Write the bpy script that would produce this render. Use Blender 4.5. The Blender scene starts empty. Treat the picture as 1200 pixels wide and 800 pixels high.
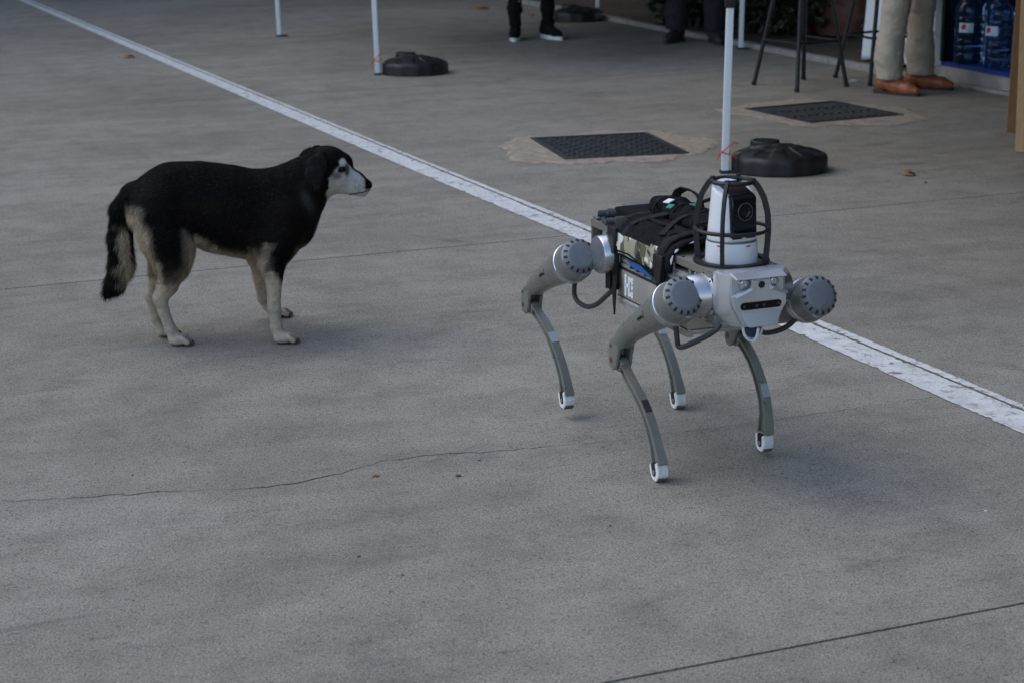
import bpy, bmesh, math, random
import numpy as np
from mathutils import Vector, Matrix, Euler
random.seed(7); rng = np.random.default_rng(7)
PI = math.pi
S = bpy.context.scene
COL = S.collection

# ------------------------------------------------------------------ camera, sky, sun, exposure
CAM_H, PITCH, ROLL, FPX = 1.45, 0.260922, -0.010564, 2218.34
def setup_camera():
    cd = bpy.data.cameras.new('camera'); co = bpy.data.objects.new('camera', cd); COL.objects.link(co)
    f = Vector((0, math.cos(PITCH), -math.sin(PITCH))); r = Vector((1, 0, 0)); u = r.cross(f)
    r2 = r*math.cos(ROLL) + u*math.sin(ROLL); u2 = -r*math.sin(ROLL) + u*math.cos(ROLL)
    m = Matrix(((r2.x, u2.x, -f.x, 0), (r2.y, u2.y, -f.y, 0), (r2.z, u2.z, -f.z, CAM_H), (0, 0, 0, 1)))
    co.matrix_world = m
    cd.sensor_width = 36; cd.lens = 36*FPX/1200; cd.clip_end = 500; cd.clip_start = 0.05
    cd.dof.use_dof = True; cd.dof.focus_distance = 4.9; cd.dof.aperture_fstop = 7.0
    S.camera = co
setup_camera()
SUN_EL, SUN_AZ = math.radians(52), math.radians(-72)     # azimuth clockwise from +Y
w = bpy.data.worlds.new('World'); S.world = w; w.use_nodes = True
nt = w.node_tree; nt.nodes.clear()
sky = nt.nodes.new('ShaderNodeTexSky'); sky.sky_type = 'NISHITA'; sky.sun_disc = False
sky.sun_elevation = SUN_EL; sky.sun_rotation = SUN_AZ
bg = nt.nodes.new('ShaderNodeBackground'); bg.inputs['Strength'].default_value = 0.15
ow = nt.nodes.new('ShaderNodeOutputWorld')
nt.links.new(sky.outputs[0], bg.inputs[0]); nt.links.new(bg.outputs[0], ow.inputs[0])
sd = bpy.data.lights.new('sun', 'SUN'); sd.energy = 0.5; sd.angle = math.radians(75); sd.color = (1, .93, .84)
so = bpy.data.objects.new('sun', sd); COL.objects.link(so)
sv = Vector((math.sin(SUN_AZ)*math.cos(SUN_EL), math.cos(SUN_AZ)*math.cos(SUN_EL), math.sin(SUN_EL)))
so.rotation_euler = sv.to_track_quat('Z', 'Y').to_euler(); so.location = (0, 0, 8)
S.view_settings.view_transform = 'Standard'; S.view_settings.look = 'None'
S.view_settings.gamma = 1; S.view_settings.use_curve_mapping = False
S.view_settings.exposure = 1.0

# ------------------------------------------------------------------ helpers
def tag(o, label=None, cat=None, group=None, kind=None):
    if label: o['label'] = label
    if cat: o['category'] = cat
    if group: o['group'] = group
    if kind: o['kind'] = kind
    return o
def empty(name, loc=(0, 0, 0), rz=0):
    o = bpy.data.objects.new(name, None); COL.objects.link(o); o.location = loc; o.rotation_euler = (0, 0, rz)
    o.empty_display_size = .1
    return o
def link(name, me, m=None, parent=None):
    o = bpy.data.objects.new(name, me); COL.objects.link(o)
    if m is not None and not me.materials: me.materials.append(m)
    if parent: o.parent = parent
    return o
def copy_tree(o, parent=None):
    c = o.copy(); COL.objects.link(c); c.parent = parent
    for ch in list(o.children): copy_tree(ch, c)
    return c

class MB:
    """collects shapes and links them as one mesh object"""
    def __init__(s): s.bm = bmesh.new()
    def _xf(s, vs, M):
        for v in vs: v.co = M @ v.co
    def box(s, c, size, rot=None, bev=0, seg=2):
        b = bmesh.new(); bmesh.ops.create_cube(b, size=1)
        for v in b.verts: v.co = Vector((v.co.x*size[0], v.co.y*size[1], v.co.z*size[2]))
        if bev: bmesh.ops.bevel(b, geom=b.edges[:], offset=bev, segments=seg, affect='EDGES', profile=.6)
        M = Matrix.Translation(c)
        if rot is not None: M = M @ (rot.to_4x4() if isinstance(rot, Matrix) else Euler(rot).to_matrix().to_4x4())
        s._xf(b.verts, M); s._merge(b); return s
    def _merge(s, b):
        me = bpy.data.meshes.new('tmp'); b.to_mesh(me); b.free(); s.bm.from_mesh(me); bpy.data.meshes.remove(me)
    def lathe(s, prof, p0=(0, 0, 0), axis=(0, 0, 1), n=32, xdir=None):
        """prof: list of (radius, height along the axis)"""
        z = Vector(axis).normalized(); x = (Vector(xdir) if xdir else z.orthogonal()); x = (x - z*x.dot(z)).normalized(); y = z.cross(x)
        p0 = Vector(p0); rings = []
        for r, h in prof:
            if r < 1e-6: rings.append([s.bm.verts.new(p0 + z*h)])
            else: rings.append([s.bm.verts.new(p0 + z*h + (x*math.cos(2*PI*i/n) + y*math.sin(2*PI*i/n))*r) for i in range(n)])
        for a, b in zip(rings, rings[1:]):
            for i in range(n):
                j = (i+1) % n
                if len(a) == 1 and len(b) == 1: continue
                if len(a) == 1: s.bm.faces.new((a[0], b[j], b[i]))
                elif len(b) == 1: s.bm.faces.new((a[i], a[j], b[0]))
                else: s.bm.faces.new((a[i], a[j], b[j], b[i]))
        return s
    def cyl(s, a, b, r0, r1=None, n=20, bev=0):
        a = Vector(a); b = Vector(b); L = (b-a).length; r1 = r0 if r1 is None else r1
        if bev: pr = [(0, 0), (r0-bev, 0), (r0-bev*.3, bev*.3), (r0, bev), (r1, L-bev), (r1-bev*.3, L-bev*.3), (r1-bev, L), (0, L)]
        else: pr = [(0, 0), (r0, 0), (r0, 0), (r1, L), (0, L)]; pr = [(0, 0), (r0, 0), (r1, L), (0, L)]
        return s.lathe(pr, a, b-a, n)
    def tube(s, pts, r, n=10, flat=None, updir=None, closed=False):
        """sweep along pts; flat=(w,t) gives a rectangular section (w along side dir, t along updir)"""
        P = [Vector(p) for p in pts]; N = len(P); rings = []; up = Vector(updir) if updir else None; prev = None
        for i in range(N):
            if closed: t = (P[(i+1) % N]-P[i-1]).normalized()
            else: t = (P[min(i+1, N-1)]-P[max(i-1, 0)]).normalized()
            if up is not None: nrm = up - t*up.dot(t)
            elif prev is None: nrm = t.orthogonal()
            else: nrm = prev - t*prev.dot(t)
            nrm.normalize(); prev = nrm; bi = t.cross(nrm)
            if flat:
                ww, tt = (flat[i] if isinstance(flat, list) else flat)
                rings.append([s.bm.verts.new(P[i] + bi*ww/2*sx + nrm*tt/2*sy) for sx, sy in ((-1, -1), (1, -1), (1, 1), (-1, 1))])
            else:
                rr = r[i] if isinstance(r, (list, tuple)) else r
                rings.append([s.bm.verts.new(P[i] + (bi*math.cos(2*PI*k/n) + nrm*math.sin(2*PI*k/n))*rr) for k in range(n)])
        m = len(rings[0])
        pairs = list(zip(rings, rings[1:])) + ([(rings[-1], rings[0])] if closed else [])
        for a, b in pairs:
            for k in range(m): s.bm.faces.new((a[k], a[(k+1) % m], b[(k+1) % m], b[k]))
        if not closed:
            s.bm.faces.new(rings[0][::-1]); s.bm.faces.new(rings[-1])
        return s
    def prism(s, poly, d0, d1, fn, bev=0):
        """poly: 2D points; fn(a, b, d) -> 3D"""
        b = bmesh.new()
        lo = [b.verts.new(fn(p[0], p[1], d0)) for p in poly]; hi = [b.verts.new(fn(p[0], p[1], d1)) for p in poly]; n = len(poly)
        f0 = b.faces.new(lo[::-1]); f1 = b.faces.new(hi)
        for i in range(n): b.faces.new((lo[i], lo[(i+1) % n], hi[(i+1) % n], hi[i]))
        if bev: bmesh.ops.bevel(b, geom=f1.edges[:], offset=bev, segments=2, affect='EDGES')
        bmesh.ops.recalc_face_normals(b, faces=b.faces[:]); s._merge(b); return s
    def quad(s, *ps):
        s.bm.faces.new([s.bm.verts.new(p) for p in ps]); return s
    def mesh(s, name, m=None, angle=35, smooth=True, recalc=True):
        if recalc: bmesh.ops.recalc_face_normals(s.bm, faces=s.bm.faces[:])
        me = bpy.data.meshes.new(name); s.bm.to_mesh(me); s.bm.free()
        if smooth:
            me.polygons.foreach_set('use_smooth', [True]*len(me.polygons)); me.set_sharp_from_angle(angle=math.radians(angle))
        if m is not None: me.materials.append(m)
        return me
    def build(s, name, m, parent=None, **k): return link(name, s.mesh(name, m, **k), None, parent)

# ---- implicit surfaces (smooth unions of limbs), meshed with surface nets
def smin(a, b, k):
    h = np.clip(.5+.5*(b-a)/k, 0, 1); return b*(1-h)+a*h-k*h*(1-h)
def rcone(p, a, b, r1, r2, sy=1.0):
    a = np.array(a, float); b = np.array(b, float); q = p-a; ba = b-a
    if sy != 1: q = q*np.array([1, 1/sy, 1]); ba = ba*np.array([1, 1/sy, 1])
    t = np.clip((q@ba)/max(ba@ba, 1e-12), 0, 1)
    return (np.sqrt(((q-t[:, None]*ba)**2).sum(1))-(r1+(r2-r1)*t))*(1 if sy == 1 else min(1, sy**.5))
def ellip(p, c, r, R=None):
    q = p-np.array(c)
    if R is not None: q = q@np.array(R)
    r = np.array(r); k0 = np.sqrt(((q/r)**2).sum(1)); k1 = np.sqrt(((q/r**2)**2).sum(1)); return k0*(k0-1)/np.maximum(k1, 1e-9)
def chain(p, pts, sy=1.0, k=.01):
    """pts: list of (x,y,z,r)"""
    d = None
    for a, b in zip(pts, pts[1:]):
        e = rcone(p, a[:3], b[:3], a[3], b[3], sy); d = e if d is None else smin(d, e, k)
    return d
def isomesh(f, lo, hi, h, proj=2):
    lo = np.array(lo, float); n = np.ceil((np.array(hi)-lo)/h).astype(int)+1
    X, Y, Z = np.meshgrid(*[lo[i]+h*np.arange(n[i]) for i in range(3)], indexing='ij')
    ks = 4; nc = (n-1)//ks+2; Xc, Yc, Zc = np.meshgrid(*[lo[i]+h*(ks*np.arange(nc[i])+ks/2-.5) for i in range(3)], indexing='ij')
    gc = f(np.c_[Xc.ravel(), Yc.ravel(), Zc.ravel()]).reshape(nc)
    g = np.repeat(np.repeat(np.repeat(gc, ks, 0), ks, 1), ks, 2)[:n[0], :n[1], :n[2]].copy()
    near = np.abs(g) < h*ks*2.2
    g[near] = f(np.c_[X[near], Y[near], Z[near]])
    s = g < 0; c = s[:-1, :-1, :-1].astype(np.int8)*0
    for i in (0, 1):
        for j in (0, 1):
            for k in (0, 1): c = c+s[i:n[0]-1+i, j:n[1]-1+j, k:n[2]-1+k]
    act = (c > 0) & (c < 8); idx = -np.ones(act.shape, int); ii = np.argwhere(act); idx[act] = np.arange(len(ii))
    acc = np.zeros((len(ii), 3)); cnt = np.zeros(len(ii))
    cor = [(i, j, k) for i in (0, 1) for j in (0, 1) for k in (0, 1)]
    for a in cor:
        for b in cor:
            if sum(abs(a[t]-b[t]) for t in range(3)) != 1 or a > b: continue
            ga = g[ii[:, 0]+a[0], ii[:, 1]+a[1], ii[:, 2]+a[2]]; gb = g[ii[:, 0]+b[0], ii[:, 1]+b[1], ii[:, 2]+b[2]]
            m = (ga < 0) != (gb < 0); t = np.where(m, ga/np.where(m, ga-gb, 1), 0)
            acc += np.where(m[:, None], np.array(a)+t[:, None]*(np.array(b)-np.array(a)), 0); cnt += m
    V = lo+h*(ii+acc/cnt[:, None]); Q = []
    for ax in range(3):
        o = [(1, 0, 0), (0, 1, 0), (0, 0, 1)]; u, v = [o[(ax+1) % 3], o[(ax+2) % 3]]; d = o[ax]
        sl0 = tuple(slice(0, n[t]-d[t]) for t in range(3)); sl1 = tuple(slice(d[t], n[t]) for t in range(3))
        e = np.argwhere(s[sl0] != s[sl1]); u = np.array(u); v = np.array(v)
        ok = (e[:, (ax+1) % 3] > 0) & (e[:, (ax+2) % 3] > 0) & (e[:, (ax+1) % 3] < n[(ax+1) % 3]-1) & (e[:, (ax+2) % 3] < n[(ax+2) % 3]-1); e = e[ok]
        q = np.stack([idx[tuple((e-u-v).T)], idx[tuple((e-v).T)], idx[tuple(e.T)], idx[tuple((e-u).T)]], 1)
        fl = s[tuple(e.T)]; q = np.where(fl[:, None], q, q[:, ::-1]); Q.append(q)
    Q = np.concatenate(Q); Q = Q[(Q >= 0).all(1)]
    eps = h*.2
    def grad(p): return np.stack([(f(p+eps*np.eye(3)[i])-f(p-eps*np.eye(3)[i]))/(2*eps) for i in range(3)], 1)
    for _ in range(proj):
        G_ = grad(V); d = f(V); V = V-np.clip(d/np.maximum((G_**2).sum(1), .2), -h, h)[:, None]*G_*.9
    return V, Q
def pymesh(name, V, Q, m=None, col=None, smooth=True):
    me = bpy.data.meshes.new(name); me.from_pydata(np.asarray(V).tolist(), [], np.asarray(Q).tolist()); me.update()
    if smooth: me.polygons.foreach_set('use_smooth', [True]*len(me.polygons))
    if col is not None:
        at = me.color_attributes.new('Col', 'FLOAT_COLOR', 'POINT'); at.data.foreach_set('color', np.c_[col, np.ones(len(col))].astype(np.float32).ravel())
    if m is not None: me.materials.append(m)
    return me
def vnormals(V, Q):
    a = V[Q[:, 2]]-V[Q[:, 0]]; b = V[Q[:, 3]]-V[Q[:, 1]]; fn = np.cross(a, b); N = np.zeros_like(V)
    for k in range(4): np.add.at(N, Q[:, k], fn)
    return N/np.maximum(np.linalg.norm(N, axis=1), 1e-12)[:, None]
def vnoise(P, scale, seed=0):
    """cheap smooth value noise in numpy, -1..1"""
    p = np.asarray(P)*scale+seed*17.13; i = np.floor(p).astype(np.int64); fr = p-i; fr = fr*fr*(3-2*fr); out = 0
    for dx in (0, 1):
        for dy in (0, 1):
            for dz in (0, 1):
                hsh = ((i[:, 0]+dx)*73856093 ^ (i[:, 1]+dy)*19349663 ^ (i[:, 2]+dz)*83492791) & 0xffff
                hsh = (hsh*40503+12345) & 0xffff
                wgt = (fr[:, 0] if dx else 1-fr[:, 0])*(fr[:, 1] if dy else 1-fr[:, 1])*(fr[:, 2] if dz else 1-fr[:, 2])
                out = out+wgt*(hsh/32767.5-1)
    return out

# ---- materials
class N:
    def __init__(s, name):
        s.m = bpy.data.materials.new(name); s.m.use_nodes = True; s.t = s.m.node_tree; s.t.nodes.clear()
        s.out = s.t.nodes.new('ShaderNodeOutputMaterial'); s.b = s.t.nodes.new('ShaderNodeBsdfPrincipled'); s.t.links.new(s.b.outputs[0], s.out.inputs[0])
    def nd(s, typ, **kw):
        n = s.t.nodes.new(typ)
        for k, v in kw.items():
            if k in n.inputs.keys(): n.inputs[k].default_value = v
            else: setattr(n, k, v)
        return n
    def l(s, a, b): s.t.links.new(a, b)
    def noise(s, vec, scale, detail=3, rough=.55, dist=0):
        n = s.nd('ShaderNodeTexNoise', Scale=scale, Detail=detail, Roughness=rough, Distortion=dist)
        if vec is not None: s.l(vec, n.inputs['Vector'])
        return n.outputs['Fac']
    def ramp(s, fac, stops):
        r = s.t.nodes.new('ShaderNodeValToRGB'); e = r.color_ramp.elements
        while len(e) < len(stops): e.new(.5)
        for el, (p, c) in zip(e, stops): el.position = p; el.color = (*c, 1) if len(c) == 3 else c
        s.l(fac, r.inputs[0]); return r.outputs[0]
    def mix(s, fac, a, b, mode='MIX'):
        m = s.t.nodes.new('ShaderNodeMix'); m.data_type = 'RGBA'; m.blend_type = mode
        for k, v in ((0, fac), (6, a), (7, b)):
            if isinstance(v, (int, float)): m.inputs[k].default_value = v
            elif isinstance(v, tuple): m.inputs[k].default_value = (*v, 1)
            else: s.l(v, m.inputs[k])
        return m.outputs[2]
    def math(s, op, a, b=0.0, c=None):
        m = s.t.nodes.new('ShaderNodeMath'); m.operation = op
        for k, v in enumerate((a, b) if c is None else (a, b, c)):
            if isinstance(v, (int, float)): m.inputs[k].default_value = v
            else: s.l(v, m.inputs[k])
        return m.outputs[0]
    def pos(s, kind='Object', rot=0, scale=(1, 1, 1)):
        if kind == 'World': o = s.t.nodes.new('ShaderNodeNewGeometry').outputs['Position']
        else: o = s.t.nodes.new('ShaderNodeTexCoord').outputs[kind]
        mp = s.t.nodes.new('ShaderNodeMapping'); mp.inputs['Rotation'].default_value = (0, 0, rot); mp.inputs['Scale'].default_value = scale
        s.l(o, mp.inputs[0]); return mp.outputs[0]
    def bump(s, h, strength=.3, dist=.01):
        b = s.nd('ShaderNodeBump', Strength=strength, Distance=dist); s.l(h, b.inputs['Height']); s.l(b.outputs[0], s.b.inputs['Normal'])
    def set(s, **kw):
        for k, v in kw.items():
            k = k.replace('_', ' ')
            if isinstance(v, (int, float)): s.b.inputs[k].default_value = v
            elif isinstance(v, tuple): s.b.inputs[k].default_value = (*v, 1) if len(v) == 3 else v
            else: s.l(v, s.b.inputs[k])
        return s
def mat(name, c, rough=.5, metal=0, var=.12, scale=30, bump=0, bscale=None, wear=None, spec=.5):
    n = N(name); p = n.pos('Object')
    a = tuple(x*(1-var) for x in c); b = tuple(min(1, x*(1+var)) for x in c)
    f = n.noise(p, scale, 5, .6); cc = n.ramp(f, [(.3, a), (.7, b)])
    if wear:
        f2 = n.noise(p, wear[1], 6, .7); k = n.ramp(f2, [(wear[2], (0, 0, 0)), (wear[2]+.08, (1, 1, 1))]); cc = n.mix(k, cc, wear[0])
    n.set(Base_Color=cc, Metallic=metal); n.b.inputs['Specular IOR Level'].default_value = spec
    rr = n.ramp(n.noise(p, scale*1.7, 4), [(.3, (max(rough-.1, .02),)*3), (.7, (min(rough+.1, 1),)*3)]); n.set(Roughness=rr)
    if bump: n.bump(n.noise(p, bscale or scale*4, 4), bump, .004)
    return n.m
ROT = math.atan2(.377, .926)
def concrete_colour(n):
    p = n.pos('World', -ROT); pr = n.pos('World')
    # keep v (across) high frequency so trowel streaks run along u
    ps = n.pos('World', 0)
    mp = n.nd('ShaderNodeMapping'); n.l(p, mp.inputs[0]); mp.inputs['Scale'].default_value = (.55, 5.0, 1)
    base = n.ramp(n.noise(p, .7, 6, .62, .4), [(.28, (.205, .189, .156)), (.52, (.262, .244, .203)), (.76, (.316, .296, .250))])
    st = n.ramp(n.noise(mp.outputs[0], 1.3, 7, .70, .9), [(.30, (.88, .88, .88)), (.52, (1, 1, 1)), (.72, (1.08, 1.08, 1.08))])
    c = n.mix(1.0, base, st, 'MULTIPLY')
    mot = n.ramp(n.noise(p, 5.5, 9, .78), [(.34, (.80, .795, .79)), (.5, (1, 1, 1)), (.66, (1.15, 1.15, 1.15))]); c = n.mix(1.0, c, mot, 'MULTIPLY')
    sp = n.ramp(n.noise(pr, 215, 3, .75), [(.35, (.46, .46, .47)), (.47, (.88, .88, .88)), (.56, (1.08, 1.08, 1.08)), (.67, (1.6, 1.6, 1.58))]); c = n.mix(1.0, c, sp, 'MULTIPLY')
    sp2 = n.ramp(n.noise(pr, 75, 3, .7), [(.33, (.50, .48, .46)), (.44, (1, 1, 1)), (.60, (1, 1, 1)), (.70, (1.25, 1.25, 1.25))]); c = n.mix(.8, c, sp2, 'MULTIPLY')
    # odd stains and scuffs
    sf = n.noise(p, 1.7, 6, .62, 1.4); stn = n.ramp(sf, [(.62, (1, 1, 1)), (.72, (.78, .765, .75))]); c = n.mix(1.0, c, stn, 'MULTIPLY')
    mp4 = n.nd('ShaderNodeMapping'); n.l(p, mp4.inputs[0]); mp4.inputs['Scale'].default_value = (1.2, 3.2, 1); mp4.inputs['Location'].default_value = (4.3, 1.1, 0)
    sc_ = n.ramp(n.noise(mp4.outputs[0], 1.15, 6, .7, .5), [(.62, (1, 1, 1)), (.655, (.78, .79, .82)), (.74, (.66, .67, .69))]); c = n.mix(.75, c, sc_, 'MULTIPLY')
    lt = n.ramp(n.noise(mp4.outputs[0], 2.1, 7, .75, .3), [(.66, (1, 1, 1)), (.74, (1.28, 1.28, 1.28))]); c = n.mix(.8, c, lt, 'MULTIPLY')
    return c, p, pr
def concrete_mat():
    n = N('concrete'); c, p, pr = concrete_colour(n)
    n.set(Base_Color=c, Roughness=.95); n.b.inputs['Specular IOR Level'].default_value = .08
    h = n.math('ADD', n.math('MULTIPLY', n.noise(pr, 230, 4, .7), .8), n.noise(pr, 40, 4, .6)); n.bump(h, .55, .004)
    return n.m
def paint_mat():
    n = N('road_paint'); c, p, pr = concrete_colour(n)
    wht = n.ramp(n.noise(pr, 14, 6, .7), [(.25, (.46, .46, .435)), (.6, (.64, .64, .61))])
    ch = n.ramp(n.noise(pr, 26, 7, .76, .8), [(.41, (0, 0, 0)), (.44, (1, 1, 1))])
    big = n.ramp(n.noise(pr, 5, 4, .6), [(.40, (0, 0, 0)), (.68, (1, 1, 1))])
    ch2 = n.ramp(n.noise(pr, 90, 5, .75), [(.36, (0, 0, 0)), (.42, (1, 1, 1))])
    k = n.math('MULTIPLY', n.math('MAXIMUM', ch, big), n.math('MAXIMUM', ch2, n.math('MULTIPLY', big, .92)))
    brown = n.mix(.55, c, (.12, .10, .085))
    n.set(Base_Color=n.mix(k, brown, wht), Roughness=.8); n.b.inputs['Specular IOR Level'].default_value = .2; n.bump(n.math('ADD', n.math('MULTIPLY', k, .6), n.math('MULTIPLY', n.noise(pr, 200, 3), .3)), .5, .002)
    return n.m
M = {}
M['concrete'] = concrete_mat(); M['paint'] = paint_mat()
M['joint'] = mat('joint_dirt', (.035, .031, .027), .95, var=.4, scale=60)
M['soil'] = mat('soil', (.085, .060, .042), .95, var=.5, scale=12, bump=.8, bscale=60)
M['kerb'] = mat('kerb_concrete', (.27, .255, .225), .85, var=.25, scale=9, bump=.5, bscale=90, wear=((.16, .15, .13), 25, .6))
M['mortar'] = mat('mortar', (.30, .250, .185), .95, var=.28, scale=28, bump=1.0, bscale=120, wear=((.19, .17, .145), 9, .56))
M['iron'] = mat('cast_iron', (.055, .057, .06), .55, .6, var=.35, scale=30, bump=.3, bscale=200, wear=((.13, .11, .09), 18, .6))
M['white_metal'] = mat('white_painted_metal', (.72, .74, .76), .35, 0, var=.04, scale=20)
M['black_plastic'] = mat('black_plastic', (.005, .0053, .006), .5, 0, var=.25, scale=25, bump=.12, bscale=90)
M['black_rubber'] = mat('black_rubber', (.018, .019, .021), .6, 0, var=.2, scale=60, bump=.15, bscale=200)
M['red'] = mat('red_cord', (.55, .03, .015), .6)
M['canvas'] = mat('white_canvas', (.62, .63, .64), .8, var=.05)
M['black_cloth'] = mat('black_cloth', (.006, .0062, .007), .9, var=.3, scale=40, bump=.6, bscale=200, spec=.15)
M['dark_cloth'] = mat('dark_trouser_cloth', (.017, .018, .022), .9, var=.25, scale=25, bump=.4, bscale=260, spec=.25)
M['beige_cloth'] = mat('beige_trouser_cloth', (.42, .365, .285), .9, var=.06, scale=12, bump=.3, bscale=300, spec=.25)
M['white_cloth'] = mat('white_cloth', (.66, .68, .70), .85, var=.05, scale=8, bump=.2, bscale=200, spec=.25)
M['brown_leather'] = mat('brown_leather', (.30, .088, .030), .42, 0, var=.3, scale=18, bump=.15, bscale=200)
M['sole_dark'] = mat('dark_sole', (.03, .022, .018), .7)
M['sole_white'] = mat('white_sole', (.66, .66, .65), .6, var=.08)
M['skin'] = mat('skin', (.42, .25, .17), .5, var=.08)
M['hair'] = mat('hair', (.02, .014, .01), .6, var=.4, scale=80)
M['black_metal'] = mat('black_metal', (.012, .012, .013), .4, .3, var=.2)
M['terracotta'] = mat('terracotta', (.23, .105, .075), .85, var=.25, scale=8, bump=.3, bscale=60, wear=((.30, .2, .16), 6, .6))
M['wood'] = mat('pine_wood', (.40, .235, .11), .6, var=.1, scale=20)
M['blue_mat'] = mat('blue_floor', (.012, .04, .22), .45, var=.15, scale=8)
M['dark_panel'] = mat('dark_panel', (.012, .016, .03), .4, var=.2)

def wood_mat(name, a, b):
    n = N(name); p = n.pos('Object', 0, (14, 14, .9)); f = n.noise(p, 3, 6, .65, .8)
    n.set(Base_Color=n.ramp(f, [(.3, a), (.7, b)]), Roughness=.55); n.bump(f, .2, .002); return n.m
M['wood'] = wood_mat('pine_wood', (.36, .20, .09), (.50, .31, .15)); M['wood_dark'] = wood_mat('shaded_pine_wood', (.25, .12, .055), (.34, .18, .085))

# ------------------------------------------------------------------ the ground: slabs between sawn joints
UA = np.array([math.cos(ROT), math.sin(ROT)]); VA = np.array([-math.sin(ROT), math.cos(ROT)])
def uv(u, v): p = UA*u+VA*v; return (float(p[0]), float(p[1]))
def UV3(u, v, z=0): x, y = uv(u, v); return Vector((x, y, z))
gb = MB(); gb.quad((-150, -150, -.012), (150, -150, -.012), (150, 150, -.012), (-150, 150, -.012))
ground = tag(gb.build('ground', M['joint'], smooth=False), kind='structure')
GAP = .0085
def groove_u(v):     # the joint that runs inside the painted line
    return 2.99 - (v-3.8)*.0262
def slab(name, poly):
    """poly in (u, v), counter-clockwise; a 12 mm thick piece"""
    m = MB(); m.prism(poly, -.011, 0, lambda a, b, d: UV3(a, b, d))
    return m.build(name, M['concrete'], ground, smooth=False)
vs = [-30, 2.796, 6.362, 10.75, 14.6, 18.6, 60]
crack = [(-.3, 4.26), (.452, 4.21), (.636, 4.160), (.825, 4.121), (1.011, 4.064), (1.134, 4.062), (1.247, 4.092), (1.332, 4.124), (1.453, 4.127), (1.555, 4.103),
         (1.657, 4.079), (1.788, 4.064), (1.917, 4.044), (2.107, 4.043), (2.345, 4.030), (2.602, 4.037)]
def jag(pts, amp, step, rs):
    r = random.Random(rs); out = []
    for (a, b), (c, d) in zip(pts, pts[1:]):
        n = max(1, int(math.hypot(c-a, d-b)/step))
        for i in range(n): t = i/n; out.append((a+(c-a)*t+r.uniform(-amp, amp)*.5, b+(d-b)*t+r.uniform(-amp, amp)))
    out.append(pts[-1]); return out
for i in range(len(vs)-1):
    v0 = vs[i]+GAP/2; v1 = vs[i+1]-GAP/2
    ul = -40 if i in (0, len(vs)-2) else -12
    L0, L1 = groove_u(v0)-GAP/2, groove_u(v1)-GAP/2
    if i == 1:
        cr = jag([(ul, 4.6), (-4, 4.35)] + crack + [(groove_u(4.04)-GAP/2, 4.04)], .007, .022, 3)
        g1 = .0030
        slab('concrete_slab', [(ul, v0), (L0, v0)] + [(a, b-g1*(.25+1.0*abs(math.sin(a*7)))*(1 if a < 1.75 else .45)) for a, b in cr[::-1]])
        slab('concrete_slab', [(a, b+g1*(.25+1.0*abs(math.sin(a*9+1)))*(1 if a < 1.75 else .45)) for a, b in cr] + [(L1, v1), (ul, v1)])
    else:
        slab('concrete_slab', [(ul, v0), (L0, v0), (L1, v1), (ul, v1)])
    R0, R1 = groove_u(v0)+GAP/2, groove_u(v1)+GAP/2
    slab('concrete_slab', [(R0, v0), (6.63, v0), (6.63, v1), (R1, v1)])
# far ground to the horizon on the outside of the yard
fg = MB()
for (a, b, c, d) in ((-140, -140, -40, 140), (6.62, -140, 140, -30), (6.62, 40, 140, 140), (-40, 60, 6.62, 140), (-40, -140, 6.62, -30)):
    fg.quad(UV3(a, b, -.004), UV3(c, b, -.004), UV3(c, d, -.004), UV3(a, d, -.004))
tag(fg.build('outer_ground', M['concrete'], smooth=False), kind='structure')
fg = MB(); fg.quad(UV3(6.63, -30, -.001), UV3(40, -30, -.001), UV3(40, 9.62, -.001), UV3(6.63, 9.62, -.001)); tag(fg.build('forecourt', M['concrete'], smooth=False), kind='structure')
# painted line, two strips with the joint between
def lineL(v): return 2.853-.0215*(v-3.9) + .03*math.exp(-((v-5.5)/1.6)**2)
def lineR(v): return 3.012-.0255*(v-3.9) + .02*math.exp(-((v-5.5)/1.6)**2)
def strip(fa, fb, rs):
    r = random.Random(rs); m = MB(); vv = [-25+.0*i for i in range(1)] + list(np.arange(2.4, 20, .013)) + [40]; pa = []; pb = []
    for v in vv:
        j = .0022 if 2 < v < 20 else 0
        chip = max(0, r.gauss(0, 1)-.6)*.006 if j else 0; chip2 = max(0, r.gauss(0, 1)-1.3)*.009 if j else 0     # flaked edges
        ca, cb = (chip2, chip) if rs == 1 else (chip, chip2)
        pa.append(m.bm.verts.new(UV3(fa(v)+r.uniform(-j, j)+ca, v, .0025))); pb.append(m.bm.verts.new(UV3(fb(v)+r.uniform(-j, j)-cb, v, .0025)))
    for i in range(len(vv)-1): m.bm.faces.new((pa[i], pb[i], pb[i+1], pa[i+1]))
    return tag(m.build('painted_line', M['paint'], smooth=False, recalc=False), kind='structure')
strip(lineL, lambda v: groove_u(v)-GAP/2-.001, 1); strip(lambda v: groove_u(v)+GAP/2+.001, lineR, 2)
# kerb of the planting bed, and the soil behind it
for k in range(14):
    v0, v1 = 9.62+k*1.0, 9.62+(k+1)*1.0-.006
    c = UV3(6.59, (v0+v1)/2, .006); m = MB(); m.box((0, 0, 0), (.075, v1-v0, .055), bev=.006)
    o = m.build('kerb_stone', M['kerb']); o.location = c; o.rotation_euler = (0, 0, ROT)
    o.parent = ground
def soil_sheet():
    U = np.linspace(6.64, 14, 60); V_ = np.linspace(9.62, 26, 110); P = []
    for a in U:
        for b in V_: x, y = uv(a, b); P.append((x, y, 0))
    P = np.array(P); P[:, 2] = .018+.02*vnoise(P, 3, 1)+.012*vnoise(P, 11, 2)+.006*vnoise(P, 30, 3)
    n = len(V_); Q = [(i*n+j, (i+1)*n+j, (i+1)*n+j+1, i*n+j+1) for i in range(len(U)-1) for j in range(n-1)]
    tag(link('soil_bed', pymesh('soil_bed', P, Q, M['soil'])), kind='structure')
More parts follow.
